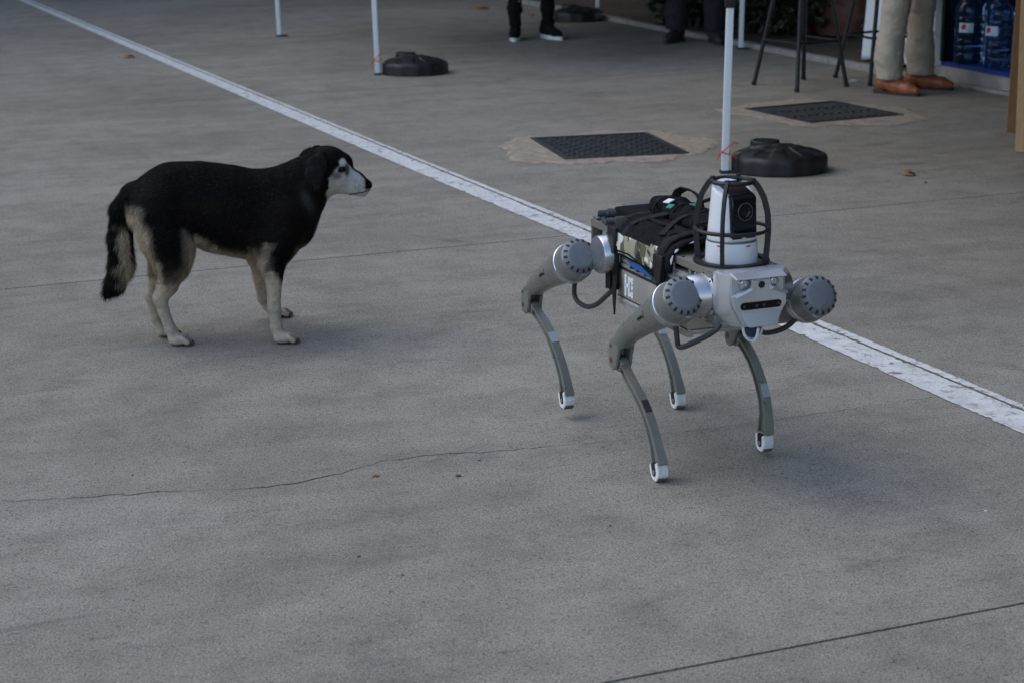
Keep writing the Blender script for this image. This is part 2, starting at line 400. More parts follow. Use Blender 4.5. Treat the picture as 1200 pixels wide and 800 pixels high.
soil_sheet()

# ------------------------------------------------------------------ manhole covers in mortar
def manhole(corners, label, pattern, rs):
    c = np.array(corners); o = c.mean(0); e = ((c[1]-c[0])+(c[2]-c[3]))/2; f = ((c[3]-c[0])+(c[2]-c[1]))/2
    ang = math.atan2(e[1], e[0]); a = np.linalg.norm(e); fp = np.array([-math.sin(ang), math.cos(ang)]); b = abs(f@fp)
    sk = (f@(e/a))                                   # slight skew of the measured frame is ignored
    root = tag(empty('manhole_cover', (o[0], o[1], 0), ang), label, 'manhole cover', 'manhole covers set in mortar')
    r = random.Random(rs); n = 90; m = MB(); rim = []; rim0 = []
    for k in range(n):
        t = 2*PI*k/n; ct, s_ = math.cos(t), math.sin(t); q = 1/max(abs(ct)/(a/2), abs(s_)/(b/2))
        rad = q*.35+.65*math.hypot(a, b)/2*.86+.13+.05*math.sin(2*t+rs)+.035*math.sin(5*t+rs*2)+.02*math.sin(9*t+rs)+r.uniform(-.022, .022)
        rim.append(m.bm.verts.new((ct*rad, s_*rad, .0015))); rim0.append(m.bm.verts.new((ct*(rad-.02), s_*(rad-.02), .006+r.uniform(-.002, .002))))
    inner = [m.bm.verts.new((ct*1.0, s_*1.0, .008)) for ct, s_ in
             [(lambda t: (math.cos(t)/max(abs(math.cos(t))/(a/2), abs(math.sin(t))/(b/2)), math.sin(t)/max(abs(math.cos(t))/(a/2), abs(math.sin(t))/(b/2))))(2*PI*k/n) for k in range(n)]]
    for A_, B_ in ((rim, rim0), (rim0, inner)):
        for k in range(n): m.bm.faces.new((A_[k], A_[(k+1) % n], B_[(k+1) % n], B_[k]))
    m.build('mortar_surround', M['mortar'], root, smooth=False)
    fr = MB(); w_ = .022
    for sx in (-1, 1):
        fr.box((sx*(a/2-w_/2), 0, .006), (w_, b, .012), bev=.002); fr.box((0, sx*(b/2-w_/2), .006), (a-2*w_-.002, w_, .0119), bev=.002)
    fr.build('frame', M['iron'], root)
    pl = MB(); pl.box((0, 0, .003), (a-2*w_-.006, b-2*w_-.006, .006), bev=.001); pl.build('cover_plate', M['iron'], root)
    tr = MB(); nx = 14 if pattern == 'check' else 11; ia, ib = a-2*w_-.03, b-2*w_-.03
    if pattern == 'check':
        ny = 14
        for i in range(nx):
            for j in range(ny):
                cx_, cy_ = (-.5+(i+.5)/nx)*ia, (-.5+(j+.5)/ny)*ib; d = (i+j) % 2
                tr.box((cx_, cy_, .0085), (ia/nx*(.82 if d else .4), ib/ny*(.4 if d else .82), .006), bev=.0012, seg=1)
    else:
        for i in range(nx):
            cx_ = (-.5+(i+.5)/nx)*ia
            for j in range(3): tr.box((cx_, (-.5+(j+.5)/3)*ib, .0085), (ia/nx*.45, ib/3*.9, .006), bev=.0012, seg=1)
    tag(tr.build('tread', M['iron'], root), kind='stuff')
manhole([(.097, 9.272), (.676, 9.414), (.849, 8.764), (.251, 8.629)][::-1], 'square cast iron manhole cover with checkered treads, left of the white tent leg', 'check', 1)
manhole([(1.283, 10.251), (1.811, 10.471), (2.071, 9.956), (1.532, 9.644)][::-1], 'square cast iron manhole cover with bar treads, near the brown leather shoes', 'bar', 4)

# ------------------------------------------------------------------ canopy tents and their weights
def tent_leg(root, p, lean=(0, 0), sleeve=None, cord=False):
    m = MB(); h = 2.05; m.box((0, 0, h/2+.008), (.031, .031, h), bev=.003)
    m.box((.0, 0, .35), (.0325, .006, .62), bev=0)
    o = m.build('leg', M['white_metal'], root); o.location = (p[0], p[1], 0)
    o.rotation_euler = (lean[0], lean[1], 0)
    f = MB(); f.box((.02, 0, .005), (.085, .05, .008), bev=.002); f.box((0, 0, .0105), (.036, .036, .005), bev=.001); f.build('foot_plate', M['black_plastic'], o)
    if sleeve: s = MB(); s.box((0, 0, sleeve+.06), (.045, .045, .12), bev=.005); s.box((.02, 0, sleeve+.04), (.03, .02, .03), bev=.004); s.build('slide_lock', M['black_plastic'], o)
    if cord:
        c = MB(); r = .0022; z = .095
        c.tube([(-.018, -.018, z), (.018, -.018, z-.012), (.019, .018, z), (-.018, .018, z+.01), (-.018, -.018, z)], r, 6)
        c.tube([(-.018, -.018, z), (-.04, -.03, z-.03)], r, 6); c.tube([(-.035, -.022, z-.015), (.03, -.03, z+.045)], r, 6); c.tube([(.03, -.03, z+.045), (.055, -.025, z+.04)], r, 6)
        c.tube([(.018, -.018, z-.01), (.05, -.02, z-.025)], r, 6)
        c.build('red_cord', M['red'], o)
def tent_roof(root, P, z0=2.05, z1=2.85):
    P = [Vector((p[0], p[1], z0)) for p in P]; c = sum(P, Vector())/4; top = Vector((c.x, c.y, z1)); m = MB()
    P = [p+(p-c).normalized()*.06 for p in P]
    for i in range(4):
        a, b = P[i], P[(i+1) % 4]; m.quad(a, b, top+Vector((0, 0, .001)), top)
        m.quad(a, b, b-Vector((0, 0, .25)), a-Vector((0, 0, .25)))
    me = m.mesh('canopy', M['canvas'], smooth=False, recalc=False); o = link('canopy', me, None, root)
    md = o.modifiers.new('thick', 'SOLIDIFY'); md.thickness = .002
LA, LB, LD, LE, LC = (-1.735, 14.437), (-.829, 11.978), (1.61, 13.224), (.761, 16.39), (.948, 8.272)
t1 = tag(empty('canopy_tent'), 'canopy tent on four thin white legs behind the dog, furthest from the camera', 'tent', 'canopy tents')
for p, l, s_, c in ((LA, (0, -.022), None, False), (LB, (0, -.022), None, True), (LD, (0, .012), None, False), (LE, (0, 0), None, False)): tent_leg(t1, p, l, s_, c)
tent_roof(t1, [LA, LB, LD, LE])
t2 = tag(empty('canopy_tent'), 'canopy tent whose white leg with black slide lock stands behind the robot', 'tent', 'canopy tents')
c0 = np.array(LC); q2 = [c0, c0+UA*3, c0+UA*3-VA*3.0, c0-VA*3.0]
for k, p in enumerate(q2): tent_leg(t2, p, (0, .013 if k == 0 else 0), .722 if k == 0 else None, k == 0)
tent_roof(t2, q2)
def weight_mesh():
    """blow-moulded round tent weight: upright wall, faceted domed top with raised ribs, notch for the leg"""
    def f(p):
        x, y, z = p[:, 0], p[:, 1], p[:, 2]
        r = np.sqrt(x**2+(y*1.1)**2); t = np.arctan2(y, x)
        side = r-(.208+.003*np.cos(12*t)); notch = .05-np.sqrt((x+.215)**2+y**2); side = np.maximum(side, notch)
        seg = np.clip(np.cos(7*t+.4)*3, -1, 1); tq = 1-np.clip(r/.208, 0, 1)
        top = z-(.074+.062*tq**.62+.0035*seg*np.clip((r-.05)*30, 0, 1)*np.clip((.19-r)*30, 0, 1)+.0015*np.clip(np.sin(r*95)*2, -1, 1)*np.clip((.16-r)*20, 0, 1))
        d = -smin(-side, -top, .016); d = np.maximum(d, -z)
        lump = np.maximum(np.hypot(x+.05, y-.06)-.062, z-.142); d = smin(d, lump, .012)
        dip = ellip(p, (.03, .02, .137), (.05, .022, .010)); d = np.maximum(d, -dip)
        return d
    V, Q = isomesh(f, (-.25, -.24, -.02), (.25, .24, .18), .0055, 1)
    return pymesh('tent_weight', V, Q, M['black_plastic'])
wm = weight_mesh(); first = None
for (x, y, rz, sc, lab) in ((1.195, 8.325, .12, 1.0, 'black plastic tent weight behind the robot, beside the white leg with a red cord'),
                        (-.60, 12.04, .1, .98, 'black plastic tent weight nearest the dog, at the foot of a white tent leg'),
                        (.555, 15.45, .2, .98, 'black plastic tent weight at the back, behind the black and white sneakers')):
    o = link('tent_weight', wm); o.location = (x, y, 0); o.rotation_euler = (0, 0, rz); o.scale = (sc*1.04, sc, sc*.9)
    tag(o, lab, 'tent weight', 'tent weights on the ground')
    h = MB(); h.tube([(-.09, .05, .125), (-.10, .07, .138), (-.07, .115, .136), (-.05, .12, .118)], .009, 8); h.build('carry_handle', M['black_plastic'], o)

# ------------------------------------------------------------------ people (only the lower legs are in view)
def body_mesh():
    def f(p):
        d = chain(p, [(0, 0, .98, .115), (0, 0, 1.12, .10), (.0, 0, 1.30, .125), (0, 0, 1.40, .09)], 1.25, .05)
        d = smin(d, rcone(p, (0, -.15, 1.42), (0, .15, 1.42), .055, .055), .05)
        d = smin(d, chain(p, [(0, 0, 1.42, .058), (.015, 0, 1.54, .054)]), .03)
        d = smin(d, ellip(p, (.02, 0, 1.645), (.098, .077, .118)), .03); d = smin(d, ellip(p, (.07, 0, 1.585), (.045, .05, .05)), .03)
        d = smin(d, chain(p, [(.112, 0, 1.655, .009), (.132, 0, 1.612, .014)]), .015)
        d = smin(d, rcone(p, (.112, -.02, 1.572), (.112, .02, 1.572), .007, .007), .01)
        ay = np.abs(p[:, 1]); q = np.c_[p[:, 0], ay, p[:, 2]]
        d = smin(d, ellip(q, (.005, .078, 1.64), (.022, .010, .033)), .008)
        d = smin(d, chain(q, [(0, .185, 1.41, .052), (-.02, .235, 1.13, .042), (.03, .25, .90, .027)]), .03)
        d = smin(d, chain(q, [(.03, .25, .90, .026), (.045, .248, .83, .030), (.055, .245, .80, .028)], .6), .015)
        for k, (dx, L) in enumerate(((.028, .070), (.010, .082), (-.008, .078), (-.026, .062))):
            a = (.052+dx, .246, .80); b = (.060+dx, .240, .80-L*.5); c = (.062+dx, .222, .80-L)
            d = smin(d, chain(q, [(*a, .0092), (*b, .0088), (*c, .0075)], 1, .003), .004)
        d = smin(d, chain(q, [(.065, .235, .85, .012), (.092, .222, .82, .0105), (.098, .212, .79, .0085)], 1, .003), .006)
        d = smin(d, chain(q, [(0, .085, .92, .08), (.01, .10, .50, .042), (.005, .125, .10, .026)]), .02)
        return d
    V, Q = isomesh(f, (-.16, -.33, .04), (.20, .33, 1.8), .0095, 1)
    return pymesh('body', V, Q, M['skin'])
def hair_mesh():
    V, Q = isomesh(lambda p: np.maximum(ellip(p, (.005, 0, 1.665), (.108, .088, .115)), -ellip(p, (.10, 0, 1.60), (.09, .12, .105))), (-.13, -.12, 1.5), (.15, .12, 1.82), .01, 1)
    return pymesh('hair', V, Q, M['hair'])
def jacket_mesh():
    def f(p):
        d = chain(p, [(0, 0, .90, .135), (0, 0, 1.12, .122), (.0, 0, 1.30, .145), (0, 0, 1.40, .10)], 1.28, .05)
        d = smin(d, rcone(p, (0, -.15, 1.425), (0, .15, 1.425), .066, .066), .05)
        q = np.c_[p[:, 0], np.abs(p[:, 1]), p[:, 2]]
        d = smin(d, chain(q, [(0, .185, 1.41, .066), (-.02, .238, 1.13, .056), (.03, .252, .92, .042)]), .02)
        return d+.006*np.sin(p[:, 2]*40+5*np.sin(p[:, 1]*9))
    V, Q = isomesh(f, (-.22, -.34, .74), (.22, .34, 1.52), .013, 1)
    return V, Q
def trousers_mesh(name, m, aL, aR, cuff, z0, seed, rk=1.0, toe=0):
    """aL/aR: ankle (x,y); cuff radius"""
    def f(p):
        d = chain(p, [(0, 0, .98, .12), (0, 0, .88, .125)], 1.3, .03)
        legs = None
        for s_, a in ((1, aL), (-1, aR)):
            kx = a[0]*.55+.015; ky = .10*s_*.45+a[1]*.55
            e = chain(p, [(0, s_*.085, .86, .098*rk), (kx, ky, .50, .074*rk), (a[0]-.01, a[1], .22, cuff*1.04), (a[0], a[1], z0, cuff)], 1, .03)
            d = smin(d, e, .02)
        z = p[:, 2]
        pz = p*np.array([1, 1, 1.9])+np.array([0, 0, 1])*(p[:, :1]*.9+p[:, 1:2]*.6*np.sign(p[:, 1:2])); fold = (.0045*vnoise(pz, 9, seed)+.0022*vnoise(pz, 24, seed+2))+.0075*vnoise(p*np.array([1, 1, 2.6])+p[:, :1]*np.array([0, 0, 1.2]), 13, seed+5)*np.clip((.42-z)*4, 0, 1)*np.clip((1.1-z)*1.4, .3, 1)+.003*vnoise(p, 60, seed)
        d = d+fold
        return np.maximum(d, z0-z)
    V, Q = isomesh(f, (min(aL[0], aR[0])-.16, -.32, z0-.02), (max(aL[0], aR[0])+.17, .32, 1.08), .009, 1)
    return pymesh(name, V, Q, m)
def shoe(root, a, rz, leather, solemat, L=.29, sole_h=.022, sneaker=False):
    sh = empty_mesh = None
    def f(p):
        d = chain(p, [(-.055, 0, .055, .036), (.05, 0, .048, .037), (.125, 0, .036, .034), (.175, 0, .030, .022)], .98, .03)
        d = smin(d, chain(p, [(-.045, 0, .07, .036), (-.04, 0, .115, .037)]), .03)
        d = np.maximum(d, sole_h*.8-p[:, 2])
        tongue = rcone(p, (.0, 0, .10), (.075, 0, .065), .026, .022); d = smin(d, tongue, .012)
        if sneaker: d = d+.0025*np.sign(np.sin(p[:, 0]*190))*(np.abs(p[:, 1]) < .02)*((p[:, 0] > .01) & (p[:, 0] < .095))
        else:
            d = d+.002*np.exp(-((p[:, 0]-.115)/.004)**2)
        return d
    V, Q = isomesh(f, (-.11, -.07, -.005), (.21, .07, .17), .005, 1); V = V*np.array([L/.30, 1, 1])
    o = link('shoe', pymesh('shoe', V, Q, leather), None, root); o.location = (a[0], a[1], 0); o.rotation_euler = (0, 0, rz)
    m = MB(); out = []
    for k in range(36):
        t = 2*PI*k/36; x = math.cos(t)*.15+.05; wd = .041 if x > .04 else .036
        wd *= (1-max(0, (x-.12)/.12)*.35); out.append((x*L/.30, math.sin(t)*wd*abs(math.sin(t))**-.25 if abs(math.sin(t)) > .02 else 0))
    m.prism(out, 0, sole_h, lambda x, y, z: Vector((x, y, z)), bev=.003); s = m.build('sole', solemat, o)
    if not sneaker:
        h = MB(); h.box((-.055, 0, .0125), (.07, .066, .025), bev=.005); h.build('heel', solemat, o)
    else:
        l = MB()
        for k in range(5):
            x = .015+k*.018; z = .122-k*.011; l.tube([(x, -.022, z-.006), (x+.004, 0, z+.004), (x, .022, z-.006)], .0035, 6)
        l.tube([(.01, .0, .125), (.02, .03, .135), (.035, .035, .115)], .003, 6); l.tube([(.01, .0, .125), (.02, -.03, .138), (.04, -.036, .118)], .003, 6)
        l.build('laces', leather, o)
    return o
BODY = body_mesh(); HAIR = hair_mesh(); JV, JQ = jacket_mesh()
def person(loc, rz, label, aL, aR, trouser, jacket, leather, sole, seed, sL=0, sR=0, cuff=.07, z0=.07, L=.29, sneaker=False, rk=1):
    root = tag(empty('person', (loc[0], loc[1], 0), rz), label, 'person', 'people standing at the back')
    b = link('body', BODY, None, root); link('hair', HAIR, None, root)
    link('jacket', pymesh('jacket', JV, JQ, jacket), None, root)
    link('trousers', trousers_mesh('trousers', trouser, aL, aR, cuff, z0, seed, rk), None, root)
    for a, s_ in ((aL, sL), (aR, sR)): shoe(root, a, s_, leather, sole, L, .03 if sneaker else .016, sneaker)
    return root
M['grey_jacket'] = mat('grey_jacket_cloth', (.12, .125, .14), .9, bump=.3)
person((.17, 14.08), math.radians(-78), 'person in tight black trousers and black sneakers with white soles', (0.02, .12), (.0, -.125), M['black_cloth'], M['black_cloth'], M['black_cloth'], M['sole_white'], 1,
       sL=.35, sR=-.25, cuff=.046, z0=.10, L=.28, sneaker=True, rk=.82)
person((1.345, 13.72), math.radians(-100), 'person in loose dark grey trousers and black shoes before the green bush', (.05, .14), (0, -.14), M['dark_cloth'], M['grey_jacket'], M['black_rubber'], M['sole_dark'], 2,
       sL=.3, sR=-.35, cuff=.074, z0=.09, L=.29, rk=.98)
person((2.265, 10.93), math.radians(-42), 'person in beige trousers and brown leather shoes beside the white cloth', (.03, .155), (.0, -.135), M['beige_cloth'], M['white_cloth'], M['brown_leather'], M['sole_dark'], 3,
       sL=.34, sR=-.02, cuff=.075, z0=.085, L=.295, rk=1.0)

# ------------------------------------------------------------------ bar stools, pot, table with cloth
def bar_stool(feet, label, hs=.78):
    F4 = [np.array(p) for p in feet]; c = sum(F4)/4
    root = tag(empty('bar_stool', (c[0], c[1], 0)), label, 'bar stool', 'black metal bar stools')
    tops = []
    for p in F4:
        d = p-c; m = MB(); t = d*.42; tops.append(t)
        m.tube([(d[0], d[1], .004), (t[0], t[1], hs)], .0125, 10); m.lathe([(0, 0), (.015, 0), (.016, .02), (0, .02)], (d[0], d[1], 0), n=10)
        m.build('leg', M['black_metal'], root)
    for k in range(4):
        d0, d1 = F4[k]-c, F4[(k+1) % 4]-c; q0 = d0*.80; q1 = d1*.80
        m = MB(); m.tube([(q0[0], q0[1], .27), (q1[0], q1[1], .27)], .008, 8); m.build('footrest', M['black_metal'], root)
        e0 = d0*.52; e1 = d1*.52; mid = (e0+e1)/2
        m = MB(); m.tube([(d0[0]*.62, d0[1]*.62, .50), (mid[0], mid[1], hs-.02)], .006, 8); m.tube([(d1[0]*.62, d1[1]*.62, .50), (mid[0], mid[1], hs-.02)], .006, 8); m.build('brace', M['black_metal'], root)
    m = MB(); m.lathe([(0, hs-.004), (.17, hs-.004), (.185, hs+.01), (.18, hs+.035), (.12, hs+.045), (0, hs+.045)], n=36); m.build('seat', M['black_plastic'], root)
bar_stool([(1.457, 11.281), (1.661, 10.931), (1.987, 11.158), (1.785, 11.50)], 'black metal bar stool with splayed legs between the white pole and beige trousers')
bar_stool([(1.993, 11.585), (2.13, 11.185), (2.52, 11.36), (2.36, 11.76)], 'black metal bar stool partly hidden behind the beige trousers')
def pot():
    root = tag(empty('flower_pot', (2.44, 14.02, .02)), 'large round terracotta pot behind the black bar stools', 'flower pot')
    m = MB(); m.lathe([(0, 0), (.19, 0), (.205, .02), (.225, .09), (.232, .10), (.236, .115), (.232, .13), (.255, .25), (.275, .40), (.28, .46), (.30, .47), (.305, .52), (.29, .535), (.265, .53), (.255, .47), (0, .46)], n=48)
    m.build('pot', M['terracotta'], root)
    m = MB(); m.lathe([(0, .475), (.25, .47)], n=32); m.build('potting_soil', M['soil'], root)
pot()
def leafy(name, label, cat, boxes, n, seed, parent=None, size=.05, cols=((.010, .018, .007), (.028, .044, .014))):
    r = np.random.default_rng(seed); V = []; Fc = []; C = []
    for (c, rad, k) in boxes:
        for _ in range(int(n*k)):
            d = r.normal(size=3); d /= np.linalg.norm(d); rr = r.uniform(.35, 1)**.5; p = np.array(c)+d*np.array(rad)*rr*(1+.15*math.sin(d[0]*9+d[2]*7))
            if p[2] < .03: p[2] = r.uniform(.03, .12)
            a = d+r.normal(size=3)*.7; a[2] -= .2; a /= np.linalg.norm(a); b = np.cross(a, r.normal(size=3)); b /= np.linalg.norm(b); nn = np.cross(a, b)
            L = size*r.uniform(.6, 1.4); w_ = L*.28; i = len(V)
            V += [p, p+a*L*.35+b*w_+nn*.004, p+a*L*.7+b*w_*.7, p+a*L, p+a*L*.7-b*w_*.7, p+a*L*.35-b*w_+nn*.004]; Fc.append((i, i+1, i+2, i+3)); Fc.append((i, i+3, i+4, i+5))
            t = r.uniform(0, 1); C += [np.array(cols[0])*(1-t)+np.array(cols[1])*t]*6
    nm = N(name+'_leaves'); at = nm.nd('ShaderNodeAttribute', attribute_name='Col'); nm.set(Base_Color=at.outputs['Color'], Roughness=.55)
    me = pymesh(name, np.array(V), Fc, nm.m, np.array(C), smooth=False)
    return me
M['bark'] = mat('bark', (.06, .045, .03), .9, var=.4, scale=30, bump=.6)
def bush(loc, label, boxes, n, seed, size=.05, height=.7):
    root = tag(empty('bush', (loc[0], loc[1], .02)), label, 'bush', 'bushes in the planting bed')
    fo = link('foliage', leafy('foliage', '', '', boxes, n, seed, size=size), None, root); fo['kind'] = 'stuff'
    r = random.Random(seed)
    for k in range(5):
        m = MB(); a = r.uniform(0, 6.28); b = boxes[k % len(boxes)][0]
        m.tube([(b[0]*.6+.05*math.cos(a), b[1]*.6+.05*math.sin(a), -.03), (b[0]*.8+.1*math.cos(a), b[1]*.8+.1*math.sin(a), height*.4), (b[0]+.16*math.cos(a), b[1]+.16*math.sin(a), height*.85)], [.014, .010, .005], 7); m.build('stem', M['bark'], root)
def uvl(u, v): return uv(u, v)
bush(uvl(7.05, 13.3), 'dense dark green bush behind the kerb, next to the dark grey trousers', [((0, 0, .35), (.40, .45, .40), 1), ((.15, .25, .5), (.35, .35, .35), .7), ((-.1, -.3, .25), (.3, .3, .28), .7)], 3600, 11)
bush(uvl(7.15, 12.45), 'dark green bush behind the person in dark grey trousers', [((0, 0, .38), (.42, .42, .42), 1), ((.1, -.3, .3), (.34, .34, .3), .7)], 3600, 12)
bush(uvl(7.9, 11.3), 'low leafy bush in shade behind the bar stools', [((0, 0, .22), (.5, .42, .26), 1), ((.45, -.2, .3), (.5, .4, .36), 1)], 3000, 13)
bush(uvl(8.6, 12.9), 'tall dark shrub at the back, behind the terracotta pot', [((0, 0, .6), (.55, .6, .7), 1), ((.5, -.8, .6), (.55, .6, .7), 1)], 4200, 14, .06, 1.0)
bush(uvl(8.1, 14.9), 'dark green shrub left of the dense bush, at the top edge', [((0, 0, .5), (.6, .7, .55), 1), ((.2, .9, .5), (.55, .6, .55), 1)], 3800, 15, .06, .9)
M['stucco'] = mat('brown_stucco', (.27, .165, .095), .9, var=.12, scale=3, bump=.3, bscale=80); M['roof_tile'] = mat('roof_tile', (.22, .09, .05), .85, var=.3, scale=6)
n_ = N('window_glass'); n_.set(Base_Color=(.03, .035, .04), Roughness=.05); M['glass'] = n_.m
def added_house():  # out of view; added to darken and warm the far ground
    root = tag(empty('added_house', UV3(-4, 22.6, 0), ROT), 'unseen brown building front added beyond the far end of the yard to darken it', 'added_house')
    W, D, H = 34.0, 7.0, 9.4
    m = MB(); m.box((0, 0, H/2), (W, D, H), bev=.02); m.build('wall', M['stucco'], root)
    m = MB(); m.prism([(-D/2-.5, H+.003), (D/2+.5, H+.003), (0, H+1.8)], -W/2-.4, W/2+.4, lambda a, b, d: Vector((d, a, b))); m.build('roof', M['roof_tile'], root)
    for i in range(10):
        for z in (1.9, 4.8, 7.6):
            if i == 4 and z < 3: continue
            x = -14.6+i*3.25; m = MB()
            for sx in (-1, 1): m.box((x+sx*.62, -D/2-.02, z), (.08, .10, 1.5), bev=.006)
            for sz in (-1, 1): m.box((x, -D/2-.02, z+sz*.71), (1.16, .10, .08), bev=.006)
            f = m.build('window', M['white_metal'], root); m = MB(); m.box((x, -D/2-.006, z), (1.16, .016, 1.34)); m.build('pane', M['glass'], f)
            m = MB(); m.box((x, -D/2-.07, z-.80), (1.5, .2, .06), bev=.006); m.build('sill', M['kerb'], f)
    m = MB(); m.box((-1.6, -D/2-.03, 1.05), (1.0, .07, 2.1), bev=.01); d = m.build('door', M['wood_dark'], root); m = MB(); m.cyl((-1.25, -D/2-.07, 1.05), (-1.25, -D/2-.12, 1.05), .025, n=12); m.build('handle', M['black_metal'], d)
added_house()
def added_shop():  # out of view; added to block the sky over the right side
    root = tag(empty('added_building', UV3(9.9, .6, 0), ROT), 'unseen two storey building added over the kiosk to shade the right side', 'building')
    X0 = -3.2; H = 7.6; V0, V1 = -11.0, 9.0
    m = MB(); m.box((0, (V0+V1)/2, (2.46+H)/2), (6.4, V1-V0, H-2.46), bev=.02); w_ = m.build('wall', M['stucco'], root)
    m = MB(); m.box((0, (V0+6.3)/2, 1.228), (6.4, 6.3-V0, 2.455), bev=.01); m.build('ground_floor_wall', M['stucco'], root)
    m = MB(); m.box((-.1, (V0+V1)/2, H+.09), (7.0, V1-V0+.5, .16), bev=.02); m.build('roof', M['roof_tile'], root)
    for i in range(6):
        y = V0+2+i*3.2
        for z in (5.2, 1.35):
            if z < 2 and y > 5: continue
            m = MB()
            for sy in (-1, 1): m.box((X0-.03, y+sy*.62, z), (.10, .08, 1.5), bev=.006)
            for sz in (-1, 1): m.box((X0-.03, y, z+sz*.71), (.10, 1.16, .08), bev=.006)
            f = m.build('window', M['white_metal'], root); m = MB(); m.box((X0-.006, y, z), (.016, 1.16, 1.34)); m.build('pane', M['glass'], f)
    m = MB(); m.prism([(X0-.02, 3.0), (X0-2.5, 2.42), (X0-2.5, 2.38), (X0-.02, 2.94)], V0+.2, V1-.1, lambda a, b, d: Vector((a, d, b))); m.build('awning', M['canvas_dark'], root)  # reaches far out to shade the ground at the right
M['canvas_dark'] = mat('dark_awning_canvas', (.10, .05, .035), .85, var=.1)
added_shop()
def added_tree(u, v, h, cr, seed, label):  # crowns out of view, added to shade the back right ground
    x, y = uv(u, v); root = tag(empty('added_tree', (x, y, .02)), label, 'added_tree', 'unseen trees added for shade over the planting bed'); r = random.Random(seed)
    m = MB(); m.tube([(0, 0, -.05), (.03, .02, h*.25), (-.04, .05, h*.5), (.02, 0, h*.72)], [.16, .12, .09, .05], 12)
    for k in range(7):
        a = k*.9+r.random(); z0 = h*(.34+.05*k); m.tube([(0, .03, z0), (math.cos(a)*cr*.4, math.sin(a)*cr*.4, z0+h*.14), (math.cos(a)*cr*.8, math.sin(a)*cr*.8, z0+h*.2)], [.06, .04, .015], 8)
    m.build('trunk', M['bark'], root)
    bl = [((math.cos(k*1.1)*cr*.5, math.sin(k*1.1)*cr*.5, h*(.58+.07*(k % 4))), (cr*.62, cr*.62, h*.17), 1) for k in range(7)]
    fo = link('crown', leafy('crown', '', '', bl, 2300, seed, size=.19, cols=((.02, .035, .012), (.055, .085, .028))), None, root); fo['kind'] = 'stuff'
added_tree(8.6, 15.4, 6.6, 3.7, 31, 'unseen leafy crown added for shade at the back of the bed, leftmost of the row'); added_tree(8.4, 11.4, 6.8, 3.8, 32, 'unseen leafy crown added for shade behind the terracotta pot and bushes')
def table():
    c = UV3(7.11, 10.16, 0); root = tag(empty('table', (c.x, c.y, 0), ROT), 'table hidden under a white cloth behind the beige trousers', 'table')
    m = MB(); m.box((0, 0, .735), (.60, .70, .025), bev=.004); m.build('tabletop', M['wood'], root)
    for sx in (-1, 1):
        for sy in (-1, 1): m = MB(); m.box((sx*.24, sy*.28, .362), (.04, .04, .72), bev=.003); m.build('leg', M['black_metal'], root)
    # cloth: closed skirt with folds
    per = []; hx, hy = .315, .365
    for k in range(160):
        t = k/160*4; s_ = t-int(t)
        x, y = [(-hx+2*hx*s_, -hy), (hx, -hy+2*hy*s_), (hx-2*hx*s_, hy), (-hx, hy-2*hy*s_)][int(t)]; per.append((x, y))
    mb = MB(); rows = []
    for zi, z in enumerate([.752, .745, .70, .6, .5, .4, .3, .2, .12, .06, .03]):
        row = []
        for k, (x, y) in enumerate(per):
            g = (0.752-z)/.72; wv = (.022*math.sin(k*.55)+.016*math.sin(k*.27+1))*g+.03*g
            d = Vector((x/hx, y/hy, 0)); d = Vector((d.x if abs(d.x) > .98 else 0, d.y if abs(d.y) > .98 else 0, 0)); d = d.normalized() if d.length else d
            row.append(mb.bm.verts.new((x+d.x*wv, y+d.y*wv, z+(.012*math.sin(k*.31) if zi == 10 else 0))))
        rows.append(row)
    for a, b in zip(rows, rows[1:]):
        for k in range(160): mb.bm.faces.new((a[k], a[(k+1) % 160], b[(k+1) % 160], b[k]))
    mb.bm.faces.new(rows[0])
    o = mb.build('tablecloth', M['white_cloth'], angle=60); o.location = (c.x, c.y, 0); o.rotation_euler = (0, 0, ROT)
    md = o.modifiers.new('thick', 'SOLIDIFY'); md.thickness = .002; md.offset = -1
    tag(o, 'white cloth hanging to the ground behind the beige trousers', 'tablecloth')
table()

# ------------------------------------------------------------------ kiosk with water bottles
def kiosk():
    root = tag(empty('kiosk', UV3(6.66, 8.2, 0), ROT), 'kiosk on a pale stone plinth with a blue floor behind the beige trousers', 'kiosk')
    L0, L1 = -1.2, 1.40; D = 1.3      # along v, depth along u
    m = MB(); m.box((D/2+.0, (L0+L1)/2, .0465), (D, L1-L0, .093), bev=.006); m.build('plinth', M['kerb'], root)
    m = MB(); m.box((D/2-.03, (L0+L1)/2, .0125), (D+.02, L1-L0+.02, .025), bev=.004); m.build('plinth_lip', M['kerb'], root)
    m = MB(); m.box((D/2+.01, (L0+L1)/2, .1055), (D-.05, L1-L0-.04, .025), bev=.004); m.build('floor_board', M['blue_mat'], root)
    m = MB(); m.box((D/2+.02, L1-.035, 1.25), (D-.06, .02, 2.26), bev=.003); m.build('side_panel', M['dark_panel'], root)
    m = MB(); m.box((D/2+.02, L0+.035, 1.25), (D-.06, .02, 2.26), bev=.003); m.build('side_panel', M['dark_panel'], root)
    m = MB(); m.box((.75, (L0+L1)/2, 1.25), (.02, L1-L0-.12, 2.26), bev=.003); m.build('back_panel', M['dark_panel'], root)
    for y in (L1-.045, L0+.045): m = MB(); m.box((.035, y, 1.25), (.03, .03, 2.26), bev=.003); m.build('post', M['black_metal'], root)
    m = MB(); m.box((.30, L1-.062, .30), (.5, .014, .02), bev=.002); m.build('rail', M['black_metal'], root)
    m = MB(); m.box((D/2-.05, (L0+L1)/2, 2.40), (D+.3, L1-L0+.1, .03), bev=.004); m.build('roof', M['dark_panel'], root)
    return root
kiosk()
